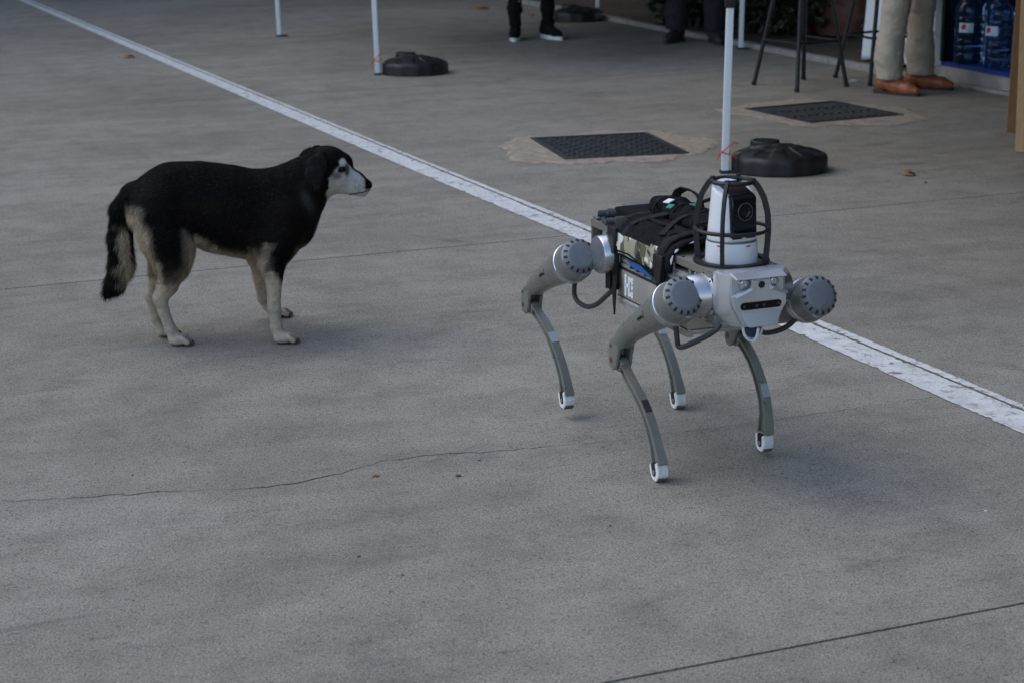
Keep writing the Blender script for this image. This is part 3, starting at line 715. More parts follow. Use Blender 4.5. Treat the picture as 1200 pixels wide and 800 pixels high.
def bottle_mats():
    n = N('blue_bottle_plastic'); n.set(Base_Color=(.22, .40, .74), Roughness=.07, Transmission_Weight=.97, IOR=1.33); n.b.inputs['Specular IOR Level'].default_value = .6
    l = N('bottle_label'); 
    p = l.pos('Object'); sx = l.nd('ShaderNodeSeparateXYZ'); l.l(p, sx.inputs[0])
    f = l.noise(l.pos('Object'), 30, 2); l.set(Base_Color=l.ramp(f, [(.35, (.42, .58, .72)), (.6, (.62, .72, .80))]), Roughness=.4)
    return n.m, l.m
M['bottle'], M['label'] = bottle_mats()
M['cap_blue'] = mat('blue_cap', (.03, .10, .5), .4); M['red_print'] = mat('red_print', (.5, .02, .03), .5)
def bottle():
    root = empty('water_bottle')
    m = MB(); pr = [(0, .004), (.06, .0), (.078, .008), (.083, .03)]
    for k in range(6):
        z = .05+k*.042; pr += [(.083, z), (.083, z+.012), (.074, z+.020), (.083, z+.028)]
    pr += [(.083, .315), (.078, .335), (.060, .365), (.035, .385), (.022, .392), (.020, .41), (0, .41)]
    m.lathe(pr, n=40); 
    for v in m.bm.verts:                                   # squarish section with flutes
        a = math.atan2(v.co.y, v.co.x); s_ = 1+.03*math.cos(4*a)
        if v.co.z < .34: v.co.x *= s_; v.co.y *= s_
    m.build('bottle', M['bottle'], root, angle=60)
    m = MB(); m.lathe([(0, .408), (.025, .408), (.025, .432), (.022, .436), (0, .436)], n=24); m.build('cap', M['cap_blue'], root)
    def arc(z0, z1, a0, a1, r, name, mm, par):
        m = MB(); A_ = [a0+(a1-a0)*k/10 for k in range(11)]
        lo = [m.bm.verts.new((r*math.cos(a), r*math.sin(a), z0)) for a in A_]; hi = [m.bm.verts.new((r*math.cos(a), r*math.sin(a), z1)) for a in A_]
        for k in range(10): m.bm.faces.new((lo[k], lo[k+1], hi[k+1], hi[k]))
        return m.build(name, mm, par)
    lb = arc(.190, .245, -2.75, -1.75, .0865, 'label', M['label'], root)
    m = MB(); cs = []
    for k in range(18):
        t = 2*PI*k/18; a = -2.42+.17*math.cos(t)*(1+.2*math.sin(2*t)); z = .222+.017*math.sin(t); cs.append(m.bm.verts.new((.0875*math.cos(a), .0875*math.sin(a), z)))
    m.bm.faces.new(cs); m.build('red_mark', M['red_print'], lb, smooth=False)
    return root
b0 = bottle()
for k, (u, v, rz, lab) in enumerate(((6.75, 9.39, .25, 'blue water bottle in the front row with its whole red and pale label visible'),
                              (6.778, 9.14, -.12, 'blue water bottle next to the wooden sign, its label half turned away'),
                              (6.97, 9.42, 1.0, 'blue water bottle in the second row, behind the left front bottle'),
                              (6.99, 9.17, 2.0, 'blue water bottle in the second row, behind the right front bottle'))):
    o = b0 if k == 0 else copy_tree(b0)
    o.location = UV3(u, v, .1185); o.rotation_euler = (0, 0, rz); tag(o, lab, 'water bottle', 'water bottles in the kiosk')
# wooden A-frame sign, seen edge on
def aframe():
    root = tag(empty('sandwich_board', (2.411, 9.05, 0), math.radians(-10.5)), 'folding wooden sandwich board standing at the right edge', 'sandwich board')
    for sy, mm in ((-1, M['wood']), (1, M['wood_dark'])):
        p = MB()
        h = 1.15; t = .31
        for sx in (0, 1):
            x = .03+sx*.58
            m = MB(); m.tube([(x, sy*t, 0), (x, sy*.02, h)], 0, flat=(.06, .025), updir=(0, 1, 0)); m.build('post', mm, root)
        m = MB(); m.tube([(.32, sy*t*.9, .12), (.32, sy*.04, 1.08)], 0, flat=(.518, .008), updir=(0, 1, 0)); m.build('board_panel', mm, root)
aframe()

# ------------------------------------------------------------------ the dog
def dog():
    root = tag(empty('dog', (-.86, 5.52, 0), math.radians(12)), 'black and cream dog with a white face mask standing side on, watching the robot', 'dog')
    HEARS = []
    def f(p):
        T = .78
        d = chain(p, [(.175, 0, .372, .112), (.10, 0, .368, .121), (0, 0, .393, .121), (-.075, 0, .421, .102), (-.14, 0, .434, .088), (-.205, 0, .412, .080)], T, .04)
        d = smin(d, rcone(p, (.19, 0, .335), (.214, 0, .318), .075, .052, .8), .04)
        # neck, skull, muzzle
        d = smin(d, chain(p, [(.185, 0, .405, .092), (.25, 0, .451, .074), (.300, 0, .490, .064)], .86, .03), .05)
        hd = ellip(p, (.328, 0, .508), (.058, .050, .054))
        hd = smin(hd, ellip(p, (.335, 0, .475), (.050, .045, .046)), .03)
        hd = smin(hd, chain(p, [(.362, 0, .471, .038), (.400, 0, .454, .029), (.430, 0, .440, .022)], .86, .02), .022)
        hd = smin(hd, chain(p, [(.36, 0, .446, .026), (.425, 0, .4215, .0150)], .95, .02), .012)
        hd = smin(hd, ellip(p, (.372, 0, .512), (.026, .030, .027)), .012)
        hd = smin(hd, ellip(p, (.418, 0, .434), (.022, .021, .016)), .010)
        ay = np.abs(p[:, 1]); q = np.c_[p[:, 0], ay, p[:, 2]]
        hd = smin(hd, ellip(q, (.359, .027, .518), (.018, .014, .012)), .012)             # brow
        hd = np.maximum(hd, -(ellip(q, (.359, .042, .499), (.013, .010, .009))))            # eye socket
        hd = smin(hd, ellip(p, (.441, 0, .442), (.014, .013, .012)), .006)
        d = smin(d, hd, .03)
        # ears: hanging flaps
        e = np.c_[p[:, 0], (ay-.062)/.26, p[:, 2]]
        ear = chain(e, [(.300, -.01, .543, .016), (.281, .05, .517, .029), (.273, .09, .490, .024), (.282, .12, .456, .009)], 1, .012)*.4
        d = smin(d, ear, .004)
        # near front, far front
        d = smin(d, chain(p, [(.185, -.055, .37, .070), (.165, -.072, .30, .055), (.140, -.080, .235, .036)], 1, .03), .035)
        d = smin(d, chain(p, [(.140, -.082, .24, .034), (.141, -.095, .19, .0245), (.137, -.106, .105, .0185), (.141, -.113, .05, .0165), (.150, -.118, .020, .018)], 1, .01), .02)
        d = smin(d, chain(p, [(.185, .055, .36, .068), (.155, .075, .28, .05), (.118, .09, .225, .034)], 1, .03), .035)
        d = smin(d, chain(p, [(.112, .10, .22, .031), (.118, .14, .15, .022), (.126, .175, .075, .0175), (.140, .19, .045, .016), (.160, .20, .022, .018)], 1, .01), .02)
        d = smin(d, ellip(p, (.122, .175, .066), (.008, .008, .010)), .006)
        # hind legs: thigh, stifle, hock, metatarsus
        d = smin(d, chain(p, [(-.185, -.050, .40, .078), (-.165, -.066, .33, .070), (-.150, -.072, .27, .056)], 1, .03), .035)
        d = smin(d, chain(p, [(-.135, -.070, .29, .048), (-.150, -.068, .235, .043), (-.168, -.062, .185, .030), (-.190, -.060, .145, .0205)], 1, .015), .025)
        d = smin(d, chain(p, [(-.192, -.060, .147, .021), (-.184, -.060, .105, .0165), (-.167, -.062, .050, .0165), (-.155, -.063, .020, .018)], 1, .008), .012)
        d = smin(d, chain(p, [(-.185, .050, .395, .076), (-.17, .062, .32, .066), (-.165, .062, .25, .05)], 1, .03), .035)
        d = smin(d, chain(p, [(-.16, .06, .27, .045), (-.185, .055, .20, .031), (-.213, .050, .125, .0195), (-.205, .048, .06, .016), (-.190, .047, .022, .017)], 1, .01), .02)
        # paws with toes
        for (x, y, c, s_, L) in ((.165, -.120, 1, 0, 1), (.178, .205, 1, .0, 1), (-.143, -.064, 1, 0, 1), (-.172, .047, 1, 0, .95)):
            pw = ellip(p, (x, y, .018), (.030, .022, .018))
            for t in (-.0195, -.0068, .0068, .0195):
                fx = x+.032*L-abs(t)*.55; pw = smin(pw, chain(p, [(x+.006, y+t*.75, .024, .0095), (fx-.010, y+t*.95, .0215, .0080), (fx, y+t, .0115, .0088)], 1, .002), .0022)
            d = smin(d, pw, .010)
        # tail
        d = smin(d, chain(p, [(-.255, 0, .445, .032), (-.288, -.004, .40, .030), (-.294, -.006, .32, .033), (-.294, -.006, .24, .034), (-.318, -.006, .188, .024), (-.345, -.006, .162, .009)], 1, .012), .02)
        return np.maximum(d, .002-p[:, 2])
    V, Q = isomesh(f, (-.40, -.18, -.008), (.48, .26, .60), .0040, 2)
    NRM = vnormals(V, Q)
    blk = np.array((.0021, .0018, .0017)); crm = np.array((.40, .32, .225)); wht = np.array((.45, .425, .385)); tan = np.array((.30, .22, .145)); gry = np.array((.07, .068, .066))
    sm = lambda x, a, b: np.clip((x-a)/(b-a), 0, 1)**2*(3-2*np.clip((x-a)/(b-a), 0, 1))
    def colour(P, Nn):
        x, y, z = P.T; ay = np.abs(y); n1 = vnoise(P, 30, 5)*.012; n2 = vnoise(P, 90, 6)*.008; n = n1+n2
        w_ = np.zeros(len(P))                       # amount of pale coat
        # belly band
        line = np.interp(x, [-.12, -.08, -.04, 0, .06, .115, .14], [.36, .335, .305, .285, .268, .262, .25])
        w_ = np.maximum(w_, sm(line-z+n, -.012, .018)*sm(x, -.13, -.085)*(1-sm(x, .125, .15)))
        w_ = np.maximum(w_, sm(-Nn[:, 2], .55, .9)*(z > .2)*(x < .26)*(x > -.2)*(z < .34))
        # front legs: pale below, black running down the front
        fl = (x > .075)*(x < .235)
        lim = np.interp(x, [.10, .13, .15, .17, .19], [.285, .262, .215, .17, .13]); w_ = np.maximum(w_, fl*sm(lim-z+n, -.022, .03))
        w_ = np.maximum(w_, fl*sm(.085-np.hypot(x-.125, (z-.275)*.55)+n, .055, .085)*(z < .31)*.6*(y < 0))
        w_ = np.maximum(w_, fl*(y > .03)*sm(.25-z+n, -.01, .02))
        # prosternum, narrow pale front
        w_ = np.maximum(w_, sm(Nn[:, 0], .55, .85)*sm(.285-z+n, -.01, .02)*(x > .18)*sm(z, .19, .22)*.8)
        # hind legs
        hl = x < -.07
        lim2 = np.interp(x, [-.28, -.24, -.20, -.17, -.14, -.11, -.09], [.27, .26, .22, .20, .205, .24, .31]); w_ = np.maximum(w_, hl*sm(lim2-z+n, -.04, .045))
        br = sm(-Nn[:, 0]-.25*np.abs(Nn[:, 1])+n*6, .12, .5)*sm(.43-z, -.01, .03)*(x < -.16)*(x > -.275); w_ = np.maximum(w_, br)
        w_ = np.maximum(w_, hl*(x > -.105)*sm(Nn[:, 0]+n*8, .55, .85)*sm(.335-z, -.01, .03))
        tail = (x < -.272+np.clip(.2-z, 0, 1)*.12)*(z > .13)*(z < .47)*(x < -.262)
        wt = sm(x+.296-np.interp(z, [.15, .19, .25, .5], [-.045, -.020, -.008, -.004])+n, -.004, .012)*sm(z, .178, .222)*sm(.37-z, -.01, .03)
        w_ = np.where(tail > 0, wt, w_)
        # face mask
        hx = x > .295
        face = sm(x-np.interp(z, [.40, .45, .476, .50, .512, .55], [.316, .310, .318, .338, .352, .40])+n*.4, -.004, .006)*hx
        bridge = sm(z-(.532-(x-.36)*.88)+.0135-.42*ay+n*.2, -.003, .004)*(x > .35)          # dark stripe down the muzzle top
        crown = sm(z-np.interp(x, [.30, .35, .37, .385], [.49, .508, .522, .530])-n*.2, -.003, .004)
        face = face*(1-bridge)*(1-crown)
        spot = sm(.0125-np.hypot(np.hypot((x-.363)*1.25, (z-.520)*1.1), np.maximum(ay-.040, 0)*0)+n*.15, -.002, .003)*(ay > .012)*hx; face = np.maximum(face, spot)
        eyer = sm(.0128-np.hypot(x-.359, (z-.499)*1.3)+n*.1, -.002, .002)*(ay > .02)*hx; face = face*(1-eyer)
        under = sm(-np.hypot((x-.342)*.9, (z-.484)*1.2)+.013, -.009, .009)*(ay > .02)*.62; face = face*(1-under)
        tear = sm(.0085-np.hypot(x-.3755, (z-.496)*.5), -.003, .003)*(ay > .008)*.85*hx; face = face*(1-tear)
        nose = hx*sm(x, .428, .434)*sm(z, .429, .433); face = face*(1-nose)
        whk = hx*(x > .40)*(x < .432)*(np.abs(z-.437) < .010)*(vnoise(P, 420, 31) > .45)*.6; face = face*(1-whk)
        lip = hx*(x > .385)*sm(.0022-np.abs(z-(.4235-(.425-x)*.16)), -.0008, .0008)*.85; face = face*(1-lip)
        earm = hx*(ay > .050)*(x < .318); face = face*(1-earm)
        w_ = np.where(hx & (z > .395), face, w_)
        thr = sm(.345-z+(x-.29)*2.0+n, -.01, .015)*(x > .27)*(x < .36)*(z < .43)*(ay < .035)*.7; w_ = np.maximum(w_, thr*(Nn[:, 0] > .0))
        w_ = w_*(1-.75*sm(.014-np.hypot(x-.134, z-.237), -.004, .004)*(y < -.05))        # bare elbow
        pale = crm[None]*(1-sm(x, .28, .36))[:, None]+wht[None]*sm(x, .28, .36)[:, None]
        cold = sm(.15-z, -.03, .06)*(x < .3); pale = pale*(1-.55*cold)[:, None]+np.array((.37, .325, .265))*(.55*cold)[:, None]
        tn = sm(.30-np.abs(z-.24)*3.2, .0, .3)*(x < -.13)*sm(-Nn[:, 0], -.2, .6)*.6; pale = pale*(1-tn)[:, None]+tan*tn[:, None]
        kk = w_*(1-w_)*4*.6
        c = blk*(1-w_)[:, None]+pale*w_[:, None]; c = c*(1-kk*.4)[:, None]+gry*(kk*.4)[:, None]
        bp = np.clip(vnoise(P*np.array([.6, 1, 1.4]), 13, 41)-.05, 0, 1)*(1-w_)*(x < .29)*(z < .47); c = c+bp[:, None]*np.array((.011, .0068, .0042))
        gs = np.exp(-(((x-.255)/.02)**2+((z-.415-(x-.255)*-1.2)/.03)**2))*(1-w_)*(np.abs(y) > .02); c = c+gs[:, None]*np.array((.05, .047, .044))
        c = c*(1+vnoise(P, 140, 9)[:, None]*.18)
        er = (ay > .0655)*(x > .238)*(x < .318)*(z > .448); c = c*(1-er*.8)[:, None]+np.array((.016, .0155, .0165))*(er*.8)[:, None]
        rim = 0*er*(y < -.066)*sm(.0022-np.abs((x-.241)*.053+(z-.510)*.039)/.0658-0*x, -.002, .002)*(z < .512); c = c*(1-rim*.5)[:, None]+np.array((.16, .15, .14))*(rim*.5)[:, None]
        for (px_, py_) in ((.165, -.120), (.178, .205), (-.143, -.064), (-.172, .047)):  # shade in the gaps between the toes, painted into the coat colour
            gp = np.min([np.abs(y-py_-g_) for g_ in (-.0132, 0, .0132)], axis=0); toe_shade = sm(.0026-gp, -.001, .001)*(x > px_+.010)*(x < px_+.05)*(z < .032)*(np.abs(y-py_) < .03)*.75; c = c*(1-toe_shade)[:, None]+np.array((.05, .04, .034))*toe_shade[:, None]
        pawd = (z < .009)*.6; return c*(1-pawd)[:, None]+np.array((.03, .025, .022))*pawd[:, None]
    n = N('dog_coat'); at = n.nd('ShaderNodeAttribute', attribute_name='Col'); n.set(Base_Color=at.outputs['Color'], Roughness=.72); n.b.inputs['Specular IOR Level'].default_value = .10
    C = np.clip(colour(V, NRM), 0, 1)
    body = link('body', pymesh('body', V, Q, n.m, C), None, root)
    # fur: short blades of hair following the lie of the coat
    tri = np.concatenate([Q[:, [0, 1, 2]], Q[:, [0, 2, 3]]]); A_, B_, C_ = V[tri[:, 0]], V[tri[:, 1]], V[tri[:, 2]]
    area = np.linalg.norm(np.cross(B_-A_, C_-A_), axis=1)/2; K = 190000; r = np.random.default_rng(5)
    ti = r.choice(len(tri), K, p=area/area.sum()); s_ = r.random(K)**.5; t_ = r.random(K)
    ba = np.stack([1-s_, s_*(1-t_), s_*t_], 1)
    P = (V[tri[ti]]*ba[:, :, None]).sum(1); NN = (NRM[tri[ti]]*ba[:, :, None]).sum(1); NN /= np.linalg.norm(NN, axis=1)[:, None]
    x, y, z = P.T
    Ln = np.full(K, .013); Ln = np.where((z < .2), .0055, Ln)
    belly = (x > -.11)*(x < .13)*(z < .30)*(z > .21); Ln = np.where(belly > 0, .017, Ln)
    bre = (x < -.20)*(z > .2)*(z < .42)*(NN[:, 0] < -.1); Ln = np.where(bre > 0, .022, Ln)
    tl = (x < -.262)*(z > .13)*(z < .45); Ln = np.where(tl > 0, np.interp(z, [.14, .2, .3, .44], [.030, .034, .030, .018]), Ln)
    Ln = np.where((x > .295)*(z > .40), .0045, Ln); Ln = np.where(z < .05, .0022, Ln)
    Dv = np.tile(np.array([-.75, 0, -.55]), (K, 1))
    Dv[z < .22] = (-.15, 0, -1); Dv[belly > 0] = (-.55, 0, -.7); Dv[bre > 0] = (-.35, 0, -.9); Dv[tl > 0] = (-.1, 0, -1)
    hdm = (x > .295)*(z > .40); Dv[hdm > 0] = (-.95, 0, .1); Dv[(x > .29)*(np.abs(y) > .05)*(x < .32) > 0] = (-.1, 0, -1)
    cl = np.stack([vnoise(P, 55, 21), vnoise(P, 55, 22), vnoise(P, 55, 23)], 1)*np.where(tl > 0, .10, .28)[:, None]; Dv = Dv+cl+r.normal(size=(K, 3))*.17; Dv -= NN*(Dv*NN).sum(1)[:, None]; Dv /= np.maximum(np.linalg.norm(Dv, axis=1), 1e-6)[:, None]
    lift = np.where(tl > 0, .42, np.where(bre > 0, .36, np.where(belly > 0, .30, .20)))*r.uniform(.5, 1.4, K)
    G_ = Dv+NN*lift[:, None]; G_ /= np.linalg.norm(G_, axis=1)[:, None]
    Ln = Ln*r.uniform(.55, 1.2, K); Wd = np.where(Ln > .012, .0011, .0008)
    Sd = np.cross(G_, NN); Sd /= np.maximum(np.linalg.norm(Sd, axis=1), 1e-6)[:, None]
    b0_, b1_, tip = P-Sd*Wd[:, None]-NN*.001, P+Sd*Wd[:, None]-NN*.001, P+G_*Ln[:, None]
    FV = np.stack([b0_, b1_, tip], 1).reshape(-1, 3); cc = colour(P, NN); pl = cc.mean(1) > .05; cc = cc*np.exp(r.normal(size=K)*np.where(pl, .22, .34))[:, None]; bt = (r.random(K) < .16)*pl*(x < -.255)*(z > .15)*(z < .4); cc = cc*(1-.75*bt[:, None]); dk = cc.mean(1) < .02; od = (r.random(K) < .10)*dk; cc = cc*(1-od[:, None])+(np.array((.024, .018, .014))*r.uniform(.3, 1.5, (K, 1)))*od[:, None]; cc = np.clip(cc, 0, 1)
    FV[:, 2] = np.maximum(FV[:, 2], .002)
    me = pymesh('coat', FV, np.arange(K*3).reshape(-1, 3), n.m, np.repeat(cc, 3, 0))
    NJ = NN+r.normal(size=(K, 3))*.33+G_*.15; NJ /= np.linalg.norm(NJ, axis=1)[:, None]; me.normals_split_custom_set_from_vertices(np.repeat(NJ, 3, 0).tolist())
    co = link('coat', me, None, body); co['kind'] = 'stuff'
    # eyes, nose, claws
    n = N('dog_eye'); n.set(Base_Color=(.012, .008, .006), Roughness=.06)
    for s_ in (-1, 1):
        m = MB(); bmesh.ops.create_uvsphere(m.bm, u_segments=16, v_segments=10, radius=.0088); o = m.build('eye', n.m, root); o.location = (.3585, s_*.0365, .4995)
    nm = mat('dog_nose', (.010, .010, .012), .35, bump=.5, bscale=600); m = MB(); bmesh.ops.create_uvsphere(m.bm, u_segments=20, v_segments=14, radius=1)
    for v in m.bm.verts: v.co = Vector((v.co.x*.0125*(1-.25*(v.co.z < 0)), v.co.y*.0135*(1-.3*max(0, -v.co.z)), v.co.z*.0105))
    o = m.build('nose', nm, root); o.location = (.4435, 0, .4445); o.rotation_euler = (0, .35, 0)
    cm = mat('claw', (.03, .025, .022), .35); m = MB()
    for (x, y, L) in ((.165, -.120, 1), (.178, .205, 1), (-.143, -.064, 1), (-.172, .047, .95)):
        for t in (-.018, -.0065, .0065, .018):
            fx = x+.030*L-abs(t)*.55+.006; m.tube([(fx, y+t, .014), (fx+.007, y+t*1.05, .010), (fx+.011, y+t*1.1, .003)], [.0034, .0028, .001], 6)
    o = m.build('claws', cm, root); o['kind'] = 'stuff'
    return root
dog()

# ------------------------------------------------------------------ the robot
def robot_mats():
    def metal(name, c, rough, met, var=.08, scale=14, bump=.05): return mat(name, c, rough, met, var=var, scale=scale, bump=bump, bscale=250, wear=None)
    M['r_shell'] = mat('robot_leg_paint', (.205, .207, .180), .34, .35, var=.10, scale=18, bump=.06, bscale=300, wear=((.22, .22, .20), 60, .76))
    M['r_motor'] = mat('robot_motor_grey', (.225, .225, .21), .38, .45, var=.10, scale=25, bump=.05, bscale=300)
    M['r_cap'] = mat('robot_end_cap', (.155, .162, .170), .5, .2, var=.10, scale=22, bump=.06, bscale=300, wear=((.10, .11, .125), 30, .62))
    M['r_silver'] = mat('robot_silver', (.50, .505, .51), .30, .9, var=.05, scale=8)
    M['r_head'] = mat('robot_head_silver', (.55, .555, .56), .33, .6, var=.03, scale=8)
    M['r_olive'] = mat('robot_olive_paint', (.15, .147, .115), .5, .1, var=.12, scale=14, bump=.1, bscale=250, wear=((.24, .23, .2), 50, .69))
    M['r_dark'] = mat('robot_dark_core', (.014, .014, .015), .5, .2, var=.4, scale=40)
    M['r_batt'] = mat('robot_battery_metal', (.38, .368, .34), .38, .4, var=.10, scale=10, bump=.06, bscale=300)
    M['r_cable'] = mat('robot_cable', (.028, .032, .036), .55, var=.15, scale=60)
    M['r_white'] = mat('camera_white_plastic', (.66, .67, .68), .38, var=.02, scale=10)
    M['r_gloss'] = mat('gloss_black', (.006, .007, .010), .12, var=.2)
    M['r_blue'] = mat('blue_plastic', (.014, .095, .29), .4, var=.12)
    M['r_foot'] = mat('white_foot_rubber', (.66, .66, .645), .7, var=.10, scale=60, bump=.6, bscale=160, wear=((.30, .25, .2), 45, .62))
    M['r_tread'] = mat('dirty_foot_sole', (.13, .10, .075), .9, var=.5, scale=90, bump=.6, bscale=200)
    M['r_logo'] = mat('white_print', (.66, .67, .68), .6, var=.04)
    M['r_sticker'] = mat('pale_sticker', (.31, .34, .37), .4, var=.1); M['r_stickerd'] = mat('dark_sticker', (.03, .032, .035), .4, var=.2)
    M['r_copper'] = mat('copper_bolt', (.16, .09, .05), .45, .7, var=.3, scale=80)
    M['r_green'] = mat('green_label', (.012, .17, .10), .6); M['r_strap'] = mat('black_webbing', (.006, .006, .0066), .8, var=.3, scale=120, bump=.5, bscale=420, spec=.3)
    n = N('camouflage_fabric'); p = n.pos('Object', 0, (1, 1, 1)); 
    mp = n.nd('ShaderNodeMapping'); n.l(p, mp.inputs[0]); mp.inputs['Scale'].default_value = (1.35, .9, .8)
    a = n.noise(mp.outputs[0], 15, 2.0, .5, .9); mp2 = n.nd('ShaderNodeMapping'); n.l(mp.outputs[0], mp2.inputs[0]); mp2.inputs['Location'].default_value = (3.1, 1.7, .4)
    b = n.noise(mp2.outputs[0], 15, 2.0, .5, .9); mp3 = n.nd('ShaderNodeMapping'); n.l(mp.outputs[0], mp3.inputs[0]); mp3.inputs['Location'].default_value = (7.1, 5.7, 2.4)
    c = n.noise(mp3.outputs[0], 17, 2.0, .5, .9)
    st = lambda f, t: n.ramp(f, [(t, (0, 0, 0)), (t+.012, (1, 1, 1))])
    cc = n.mix(st(b, .50), (.085, .085, .045), (.29, .27, .19)); cc = n.mix(st(c, .565), cc, (.016, .015, .014)); cc = n.mix(st(a, .555), cc, (.62, .61, .57))
    n.set(Base_Color=cc, Roughness=.9); n.bump(n.noise(p, 500, 2), .4, .002); M['camo'] = n.m
    n = N('led_lens'); n.set(Base_Color=(.75, .76, .74), Roughness=.05, Metallic=.7); M['led'] = n.m; M['r_slot'] = mat('black_slot', (.004, .004, .005), .35, spec=.2); M['r_lens'] = mat('dark_lens', (.03, .034, .038), .25)
robot_mats()
RW, RZ, RL_ = .0845, .516, .673
def robot():
    R = tag(empty('robot_dog', (.5288, 4.0921, 0), math.radians(-68.28)), 'four legged grey robot carrying a caged white camera and a camouflage bag', 'robot')
    # ---- body
    m = MB(); m.box((-RL_/2, 0, RZ-.004), (RL_, 2*RW, .008), bev=.0015)
    for s_ in (-1, 1): m.box((-RL_/2, s_*(RW-.002), RZ-.0125), (RL_-.004, .004, .011), bev=.001)
    m.box((-RL_+.0035, 0, RZ-.067), (.007, 2*RW-.002, .118), bev=.0012); m.build('top_frame', M['r_olive'], R)
    m = MB()
    for k in range(9):
        x = -.02-k*.078
        for s_ in (-1, 1): m.cyl((x, s_*(RW-.009), RZ-.001), (x, s_*(RW-.009), RZ+.0016), .0032, n=10)
    m.build('screws', M['black_metal'], R)['kind'] = 'stuff'
    m = MB(); m.box((-RL_/2-.005, 0, .452), (RL_-.03, .125, .108), bev=.004); m.box((-.30, 0, .44), (.5, .15, .08), bev=.004); m.build('chassis', M['r_dark'], R)
    m = MB()
    for s_ in (-1, 1):
        for x in (-.215, -.135): m.box((x, s_*.079, .458), (.006, .006, .092), bev=.001)
    m.build('strut', M['r_silver'], R)
    m = MB()
    for s_ in (-1, 1):
        for x0 in (-.52, -.02):
            for k in range(4): xx = x0-.10+k*.035; m.cyl((xx, s_*.068, .492), (xx, s_*.068, .500), .006, .004, n=10); m.cyl((xx, s_*.068, .484), (xx, s_*.068, .492), .0085, n=6)
    m.build('connectors', M['r_silver'], R)['kind'] = 'stuff'
    m = MB(); m.box((-.012, 0, .438), (.02, 2*RW-.01, .10), bev=.003); m.build('front_plate', M['r_motor'], R)
    for x, w_ in ((-.03, .075), (-.53, .09)): m = MB(); m.box((x, 0, .396), (w_, .15, .014), bev=.003); m.build('belly_plate', M['r_motor'], R)
    # battery
    m = MB(); m.box((-.315, 0, .391), (.375, .176, .070), bev=.003); bt = m.build('battery_pack', M['r_batt'], R)
    m = MB()
    for k in range(4):
        z = .436+k*.0125; y = .0865-k*.0015; m.box((-.315, 0, z), (.372, 2*y, .0085), bev=.002)
    m.box((-.315, 0, .456), (.368, .158, .055)); m.build('cooling_fins', M['r_batt'], bt)
    m = MB()
    for s_ in (-1, 1): m.cyl((-.508, s_*.083, .350), (-.125, s_*.083, .350), .0075, n=12); m.box((-.315, s_*.080, .342), (.375, .016, .008), bev=.002)
    m.box((-.315, 0, .348), (.37, .15, .012), bev=.002); m.build('skid_rail', M['r_batt'], bt)
    m = MB()
    m.box((-.315, -.0885, .3585), (.372, .0015, .0022)); m.box((-.315, -.0885, .4285), (.372, .0015, .0025)); m.build('seam', M['r_dark'], bt)
    def logo(s_, name):
        m = MB(); y = s_*.0884; r_ = .0052
        def dot(x, z, r=r_): m.lathe([(0, 0), (r, 0), (r, .0007), (0, .0007)], (x, y, z), (0, s_, 0), 14)
        def bar(x0, z0, x1, z1, w_=.0088):
            dx, dz = x1-x0, z1-z0; L = math.hypot(dx, dz); a = math.atan2(dz, dx); m.box(((x0+x1)/2, y+s_*.0002, (z0+z1)/2), (L, .0009, w_), Euler((0, -a, 0)).to_matrix())
        X = [-.456, -.437, -.419] if s_ < 0 else [-.419, -.437, -.456]; Z = [.414, .400, .3905, .381, .368]
        bar(X[0], .412, X[0], .371); bar(X[1], .411, X[1], .371); bar(X[0], .3915, X[1], .3915); bar(X[1], .409, X[2], .409); bar(X[1], .373, X[2], .373)
        for x, z in ((X[0], .4135), (X[0], .3695), (X[1], .4115), (X[1], .3705), (X[2], .411), (X[2], .405), (X[2], .3915), (X[2], .377), (X[2], .371), (X[0], .400), (X[0], .383), (X[1], .400), (X[1], .383)): dot(x, z, .0058 if x != X[1] else .005)
        m.build(name, M['r_logo'], bt, smooth=False)
    logo(-1, 'logo')
    # blue handle on the battery
    m = MB(); y = -.0915
    m.tube([(-.432, y, .475), (-.428, y, .462), (-.405, y, .4555), (-.35, y, .4525), (-.30, y, .4500), (-.272, y, .449)], 0, flat=[(.008, .010), (.008, .014), (.008, .018), (.008, .019), (.008, .019), (.008, .019)], updir=(0, 0, 1))
    m.tube([(-.432, y, .475), (-.425, y, .484), (-.40, y, .484), (-.33, y, .474)], 0, flat=(.007, .006), updir=(0, 0, 1)); bh = m.build('blue_handle', M['r_blue'], R)
    m = MB()
    for x in (-.413, -.378, -.335, -.295): m.box((x, y, .4425-(x+.36)*.03), (.010, .0095, .006), bev=.001)
    m.box((-.35, y+.001, .4665), (.13, .006, .013), bev=.003); m.build('grip', M['r_dark'], bh)
    # ---- head
    m = MB(); secs = []
    for x, wt, wm, wb, zt, zm, zb in ((-.012, .0855, .0855, .056, .5185, .445, .394), (.0, .0855, .0855, .056, .5185, .445, .394), (.012, .082, .083, .052, .5188, .446, .394), (.034, .064, .067, .040, .514, .449, .3965)):
        prof = [(-wt, zt), (wt, zt), (wm, zm), (wm*.93, zm-(zm-zb)*.45), (wb, zb), (-wb, zb), (-wm*.93, zm-(zm-zb)*.45), (-wm, zm)]
        secs.append([m.bm.verts.new((x, y, z)) for y, z in prof])
    for a, b in zip(secs, secs[1:]):
        for k in range(8): m.bm.faces.new((a[k], a[(k+1) % 8], b[(k+1) % 8], b[k]))
    m.bm.faces.new(secs[0][::-1]); m.bm.faces.new(secs[-1])
    bmesh.ops.bevel(m.bm, geom=m.bm.edges[:], offset=.0018, segments=2, affect='EDGES')
    hd = m.build('head', M['r_head'], R, angle=25)
    fn = lambda y, z, x: Vector((x, y, z))
